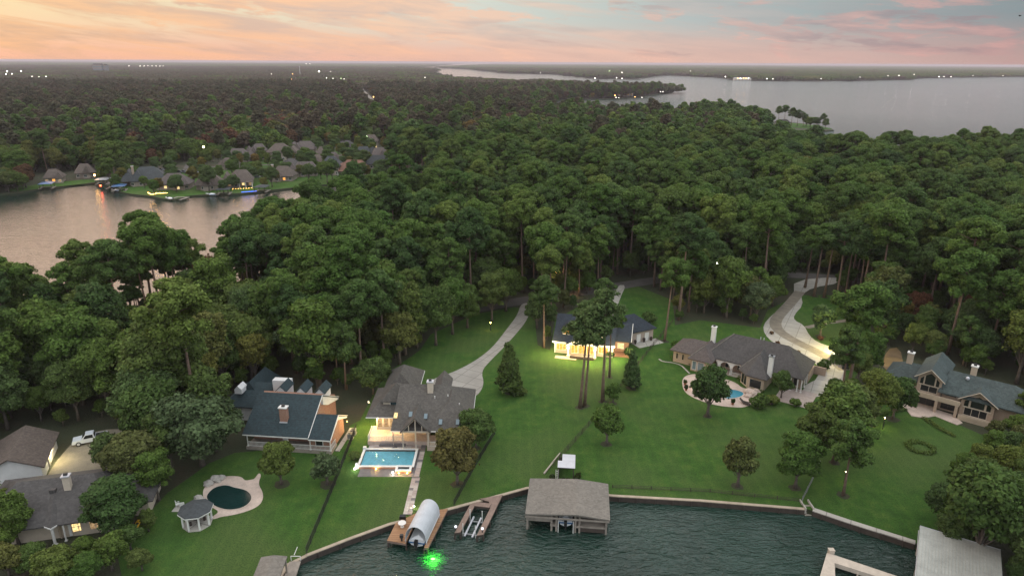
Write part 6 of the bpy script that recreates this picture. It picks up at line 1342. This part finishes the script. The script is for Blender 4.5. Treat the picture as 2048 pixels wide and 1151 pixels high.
def car(label, px, py, rz, mat, group=None, tall=0):
    p = at(px, py); e = thing('parked_car', label, 'car', (p.x, p.y, .06), R_(rz), group)
    part('body', MB().extrude([(-2.2, .35), (2.2, .35), (2.25, .7), (1.1, .9), (-2.1, .95), (-2.25, .7)], 'x', -.9, .9), mat, e)
    c = MB(); c.add([(-.86, -1.7, .94), (.86, -1.7, .94), (.86, .95, .9), (-.86, .95, .9), (-.7, -1.2, 1.45 + tall), (.7, -1.2, 1.45 + tall), (.7, .2, 1.45 + tall), (-.7, .2, 1.45 + tall)], [(4, 5, 6, 7), (0, 1, 5, 4), (1, 2, 6, 5), (2, 3, 7, 6), (3, 0, 4, 7)]); part('cabin', c, 'glass_dark', e); part('roof_panel', MB().box(-.7, .7, -1.2, .2, 1.45 + tall, 1.49 + tall), mat, e)
    for x in (-.82, .82):
        for y in (-1.35, 1.4): wheel(e, x, y, .33, .2)
    return e
for i, (px, py, rz) in enumerate([(300, 340, 60), (312, 338, 60), (322, 342, 70), (333, 340, 70), (345, 345, 80), (358, 346, 80), (366, 345, 80), (375, 347, 80), (383, 346, 80), (391, 347, 80), (331, 336, 60)]):
    car('dark vehicle in the row of parked cars behind the inlet houses', px, py, rz, 'car_dark' if i % 3 else 'car_grey', 'cars parked behind the inlet houses', .2)
car('pale car parked at the drive of the small lawn by the inlet', 512, 356, 100, 'car_grey'); car('grey car just visible under trees behind the lit house', 1181, 499, 80, 'car_grey')

# ------------------------------------------------------------------ boats and docks of the village
def small_dock(label, px, py, roof=None, rz=0, w=4.5, d=7, group=None):
    p = at(px, py, WZ); e = thing('covered_boat_lift' if roof else 'small_dock', label, 'dock', (p.x, p.y, 0), R_(rz), group)
    part('decking', MB().box(-w / 2 - 1.2, -w / 2, 0, d, .0, .2).box(w / 2, w / 2 + 1.2, 0, d, .0, .2).box(-w / 2, w / 2, d - 1.2, d, .0, .19), 'grey_wood', e)
    for x in (-w / 2 - .4, w / 2 + .4):
        for y in (.3, d - .4): part('post', MB().box(x - .12, x + .12, y - .12, y + .12, -2.4, 2.5 if roof else .2), 'dark_wood', e)
    if roof: part('roof', MB().hip(-w / 2 - 1, w / 2 + 1, -.3, d + .3, 2.6, 3.3, 'y', 2, 2, .15), roof, e)
    return e
for i, (lb, px, py, rf, rz) in enumerate([('pale-roofed boat lift at the left end of the village dock row', 204, 372, 'metal_light', 15), ('brown-roofed boat lift beside the red dock light', 226, 381, 'shingle_mauve', 15), ('teal canvas roofed boat lift at the inlet corner', 238, 386, 'boat_blue', 20), ('open dock with moored boat at the point of the inlet', 350, 403, None, -10), ('grey-roofed boat lift below the small brown house', 446, 393, 'shingle_dark', 10), ('dark boat lift at the end of the blue-lit dock', 520, 388, 'shingle_dark', 0), ('open dock below the red-roofed house', 696, 369, None, -20), ('teal boat lift on the far left bank', 92, 381, 'boat_blue', 20)]):
    small_dock(lb, px, py, rf, rz)
boat('white speed boat moored at the inlet point dock', tuple(at(346, 401, WZ)[:2]) + (WZ + .1,), R_(60)); boat('grey boat lying below the red-roofed village house', tuple(at(700, 368, WZ)[:2]) + (WZ + .1,), R_(70)); boat('pale boat at the village corner dock', tuple(at(240, 384, WZ)[:2]) + (WZ + .1,), R_(70)); boat('white boat beside the grey-roofed lift', tuple(at(432, 392, WZ)[:2]) + (WZ + .1,), R_(80))
ld = thing('light_strip', 'string of blue lights along the village dock', 'lights'); a, b_ = at(484, 384, .5), at(512, 382, .5)
for i in range(10): q = a.lerp(b_, i / 9); part('bulb_blue', MB().ball(q, .2, 1), 'lamp_blue', ld)
ld = thing('light_strip', 'glowing amber strip along the retaining wall of the low inlet house', 'lights'); pts = [at(296, 385, .4), at(301, 388, .4), at(309, 388, .4), at(314, 386, .4), at(336, 385.5, .4)]
for i in range(4): 
    for k in range(4 if i != 3 else 10): q = pts[i].lerp(pts[i + 1], k / (4 if i != 3 else 10)); part('bulb_amber', MB().ball(q, .13, 1), 'lamp_amber', ld)
ld = thing('light_strip', 'row of small warm lights on the porch of the blue-lit dock house', 'lights'); a, b_ = at(466, 378, .8), at(503, 376, .8)
for i in range(8): q = a.lerp(b_, i / 7); part('bulb_warm', MB().ball(q, .1, 1), 'lamp_amber', ld)

# ------------------------------------------------------------------ lamps near and far
def street_lamp(label, px, py, z, mat, r, power=0, color=(1, .6, .25), group=None):
    p = at(px, py, z); e = thing('street_lamp', label, 'street lamp', (p.x, p.y, 0), 0, group); part('pole', MB().cyl(0, 0, 0, z - r, .08 + r * .06, 6), 'metal_dark', e); part('lamp_head', MB().ball((0, 0, z), r, 2), mat, e, smooth=True)
    if power: lamp(e, (0, 0, z + r + .15 if r > .5 else z - r - .2), power, color, .2)
    return e
for lb, px, py, z, mat, r, pw in [('amber street lamp on the road left of the lit house', 1113, 543, 7, 'lamp_amber', .22, 500), ('amber street lamp in the dark wood by the inlet bank', 367, 649, 6, 'lamp_amber', .2, 300), ('amber yard lamp under trees at the lawn edge by the road', 981, 645, 2.2, 'lamp_amber', .16, 120), ('low amber lamp hidden in the dark wood above the gravel yard', 316, 668, 3.0, 'lamp_amber', .12, 2500), ('amber lamp glowing behind the roadside trees', 1148, 576, 2.6, 'lamp_amber', .12, 300), ('bright amber lamp in the woods near the lake shore', 1523, 308, 9, 'lamp_amber', .55, 0), ('cool lamp high in the trees behind the tall stand', 1434, 526, 13, 'lamp_white', .14, 0), ('white lamp high on a trunk right of the driveway gate', 1950, 575, 9, 'lamp_white', .16, 60),
    ('large square-headed amber lamp behind the parked cars', 407, 294, 11, 'lamp_warm', .55, 0), ('small yellow lamp below the square-headed lamp', 403, 303, 6, 'lamp_warm', .4, 0), ('left one of two white lamps above the white-walled houses', 913, 273, 9, 'lamp_white', .4, 0), ('right one of two white lamps above the white-walled houses', 931, 273, 9, 'lamp_white', .4, 0), ('lime-green street lamp behind the meadow', 734, 274, 9, 'lamp_lime', .6, 0), ('orange lamp among trees right of the village', 781, 293, 7, 'lamp_amber', .5, 0), ('dim amber lamp at the gable of the bank house', 189, 350, 5, 'lamp_amber', .45, 0), ('red light on the brown-roofed boat lift', 201, 371, 1.5, 'lamp_red', .5, 0)]: street_lamp(lb, px, py, z, mat, r, pw)
for lb, px, py, z, pw in [('white lawn light on the edge of the gabled house terrace lawn', 1770, 835, 2.4, 260), ('lawn light hanging in the clump of trees by the gabled house', 1745, 868, 2.6, 120), ('small lamp on the trunk of the bare pine by the lawn', 1692, 943, 2.0, 40)]: street_lamp(lb, px, py, z, 'lamp_warm', .1, pw, (1, .85, .35))
for i, (px, py, z) in enumerate([(919, 924, 1.2), (918, 930, .8), (926, 868, 2.4)]):
    p = at(px, py, z); e = thing('garden_torch', 'tall garden torch flame glowing through the bronze-tinted tree' if i == 2 else 'garden torch flame among branches of the bronze-tinted tree', 'torch', (p.x, p.y - .6 - 3.2 * (i < 2), 0), 0, 'torches around the bronze-tinted tree' if i < 2 else None); part('pole', MB().cyl(0, 0, 0, z - .1, .03, 5), 'metal_dark', e); part('flame', MB().ball((0, 0, z + .05), .13, 1, 0, (.8, .8, 1.5)), 'flame', e)
FAR = [(14, 143, 'w', 6), (42, 142, 'w', 5), (12, 148.5, 'w', 3), (24, 148, 'w', 3), (64, 153, 'w', 2), (92, 153, 'w', 2.2), (78, 153.5, 'w', 1.6), (28, 206.5, 'a', 1.0), (117, 237, 'a', 1.1), (124, 230, 'w', .5), (137, 231, 'w', .5), (62, 226, 'w', 2.0), (68, 227, 'w', 1.6), (612, 128, 'w', 10), (620, 128, 'w', 8), (638, 143, 'w', 7), (585, 148, 'a', 2.4), (583, 158.5, 'a', 2.0), (661, 143, 'w', 2), (653, 156, 'w', 2), (666, 157, 'w', 1.6), (682, 157, 'l', 1.6), (688, 158, 'w', 1.6), (543, 148, 'w', 2), (548, 204.5, 'a', 1.6), (553, 204, 'w', 1.4), (593, 203.5, 'l', 1.2), (603, 200, 'l', .9), (601, 211, 'w', .8), (629, 193.5, 'l', 1.3), (663, 187, 'w', 1.1), (717, 170, 'l', 1.4), (728, 173, 'l', 1.4), (724, 188, 'w', 1.6), (747, 194, 'a', 1.8), (734, 207, 'a', 1.4), (850, 201, 'w', .8), (958, 196, 'w', .9), (969, 193, 'w', .9), (1028, 199, 'a', 1.4), (1214, 182, 'w', 1.6), (1229, 180, 'w', 1.3), (1230, 191, 'a', 1.8), (1232, 195, 'w', 1.2), (1238, 195.5, 'w', 1.2), (1270, 194, 'a', 1.3), (1284, 195, 'w', 1), (1321, 183.5, 'w', 1.3), (1326, 183.3, 'w', 1.3), (1081, 145.5, 'w', 3), (1190, 156.5, 'w', 3), (1233, 155.5, 'w', 3), (1244, 157, 'w', 2.5), (1219, 142, 'l', 4), (1244, 145, 'w', 4), (1381, 142, 'w', 4), (1451, 153.5, 'w', 3.5), (1476, 157, 'a', 3), (1481, 157, 'w', 3.5), (1487, 156.5, 'a', 3), (1492, 157, 'a', 3.5), (1497, 156.5, 'w', 3), (1534, 157.5, 'w', 2.5), (1546, 158.2, 'w', 2.2), (1642, 157.5, 'w', 2.5), (1776, 151.5, 'w', 2.5), (1798, 151, 'w', 3), (1828, 149, 'w', 3), (1878, 153.5, 'w', 3), (1888, 153.2, 'w', 2.5), (1902, 153.5, 'w', 2.5), (1946, 151.5, 'w', 2.5), (2006, 151.5, 'w', 2.5), (1720, 154.5, 'w', 2), (1692, 331, 'w', .3), (1893, 307, 'w', .35), (1057, 298, 'a', .5), (930, 335, 'a', .4), (970, 307, 'w', .4), (495, 133 + 195, 'w', .4), (280, 132.5, 'w', 5), (288, 132.3, 'w', 5), (296, 132, 'w', 5), (304, 132, 'w', 5), (312, 132.1, 'w', 5), (320, 132.2, 'w', 5), (326, 132.4, 'w', 4), (258, 132, 'w', 4), (850, 155, 'w', 2)]
for px, py, c, r in FAR:
    h_ = max(5, min(22, r * 6)) if py > 160 else 20
    street_lamp({'w': 'tiny white lamp among the far trees', 'a': 'tiny amber lamp among the far trees', 'l': 'tiny yellow-green lamp among the far trees'}[c], px, py, h_, {'w': 'far_white', 'a': 'far_amber', 'l': 'far_lime'}[c], r * .36, 0, group={'w': 'white lamps far off in the plain', 'a': 'amber lamps far off in the plain', 'l': 'yellow-green lamps far off in the plain'}[c])
# far landmarks
def tower(label, px, py, w, hgt, depth=18):
    p = at(px, py); e = thing('apartment_tower', label, 'building', (p.x, p.y, 0), 0); part('wall', MB().box(-w / 2, w / 2, 0, depth, 0, hgt), 'car_grey', e); part('roof', MB().box(-w / 2 + 3, w / 2 - 3, 3, depth - 3, hgt, hgt + 4), 'metal_dark', e); fl = int(hgt / 4.2)
    for k in range(fl):
        z = 2 + k * 4.2; part('window_band', MB().box(-w / 2 + 1, w / 2 - 1, -.15, .2, z, z + 1.8), 'glass_sky' if k % 3 else 'room_dim', e)
tower('dark slab apartment tower rising above the far forest', 197, 149, 44, 44); tower('narrow apartment tower beside the wider slab tower', 212, 149, 16, 42)
p = at(601, 158); e = thing('radio_mast', 'slim pale cell mast above the distant woods', 'mast', (p.x, p.y, 0)); part('pole', MB().cyl(0, 0, 0, 46, 1.0, 8, .5), 'white_paint', e); part('antenna', MB().cyl(0, 0, 43, 47, 1.8, 8), 'metal_light', e)
for lb, px, py, w, hgt, m_ in [('white low hall lit beside the far floodlights', 636, 161, 22, 9, 'white_siding'), ('pale hall with green-lit end among far trees', 577, 208, 14, 8, 'metal_light'), ('long lit lakeside pavilion on the far shore', 1485, 161.3, 34, 8, 'white_siding'), ('long pale shed on the wooded peninsula', 1250, 193, 16, 8, 'metal_light')]:
    p = at(px, py); e = thing('far_hall', lb, 'building', (p.x, p.y, 0)); part('wall', MB().box(-w, w, 0, 14, 0, hgt), m_, e); part('roof', MB().hip(-w - 1, w + 1, -1, 15, hgt, hgt + 4, 'x', 4, 4), 'metal_roof', e)
    for k in range(5): window(e, -w + (k + .5) * w * .4, 0, 2, w * .22, hgt * .45, 0, 'room_dim')
p = at(1365, 180.5); e = thing('long_pier', 'long low pier reaching into the lake from the wooded peninsula tip', 'pier', (p.x - 60, p.y + 60, 0)); part('decking', MB().box(-60, 70, 0, 6, .2, 1.0), 'grey_wood', e)
for i in range(12): part('post', MB().box(-58 + i * 11, -57 + i * 11, 0, 6, -2.4, .2), 'dark_wood', e)
# a bird over the lake
bd_ = cF + (2040 - 1024) / FPX * cR + (575.5 - 32) / FPX * cU; q = Vector((0, 0, CAM_H)) + bd_ * 130
e = thing('bird', 'small dark bird flying high above the lake', 'bird', q, R_(30)); mb = MB(); mb.ball((0, 0, 0), .1, 1, 0, (1, 2.6, 1)); part('body', mb, 'black_paint', e)
for s in (-1, 1): part('wing', MB().add([(0, .12, .02), (s * .35, .18, .16), (s * .68, -.05, .05), (s * .3, -.12, .12), (0, -.12, .02)], [(0, 1, 3, 4), (1, 2, 3)]), 'black_paint', e)

# ------------------------------------------------------------------ evening haze over the plain
hz = MB().box(-45000, 45000, -2500, 45000, -4.5, 67)
ho = part('haze', hz, None, None); tag(ho, 'thin mauve evening haze lying over the whole plain', 'haze', kind='stuff')
m = bpy.data.materials.new('haze'); m.use_nodes = True; t = m.node_tree; t.nodes.clear()
vol = N(t, 'ShaderNodeVolumePrincipled'); vol.inputs['Color'].default_value = (.86, .78, .85, 1); vol.inputs['Density'].default_value = 6.8e-5; vol.inputs['Anisotropy'].default_value = 0
om = N(t, 'ShaderNodeOutputMaterial'); L(t, vol.outputs[0], om.inputs['Volume']); ho.data.materials.append(m)
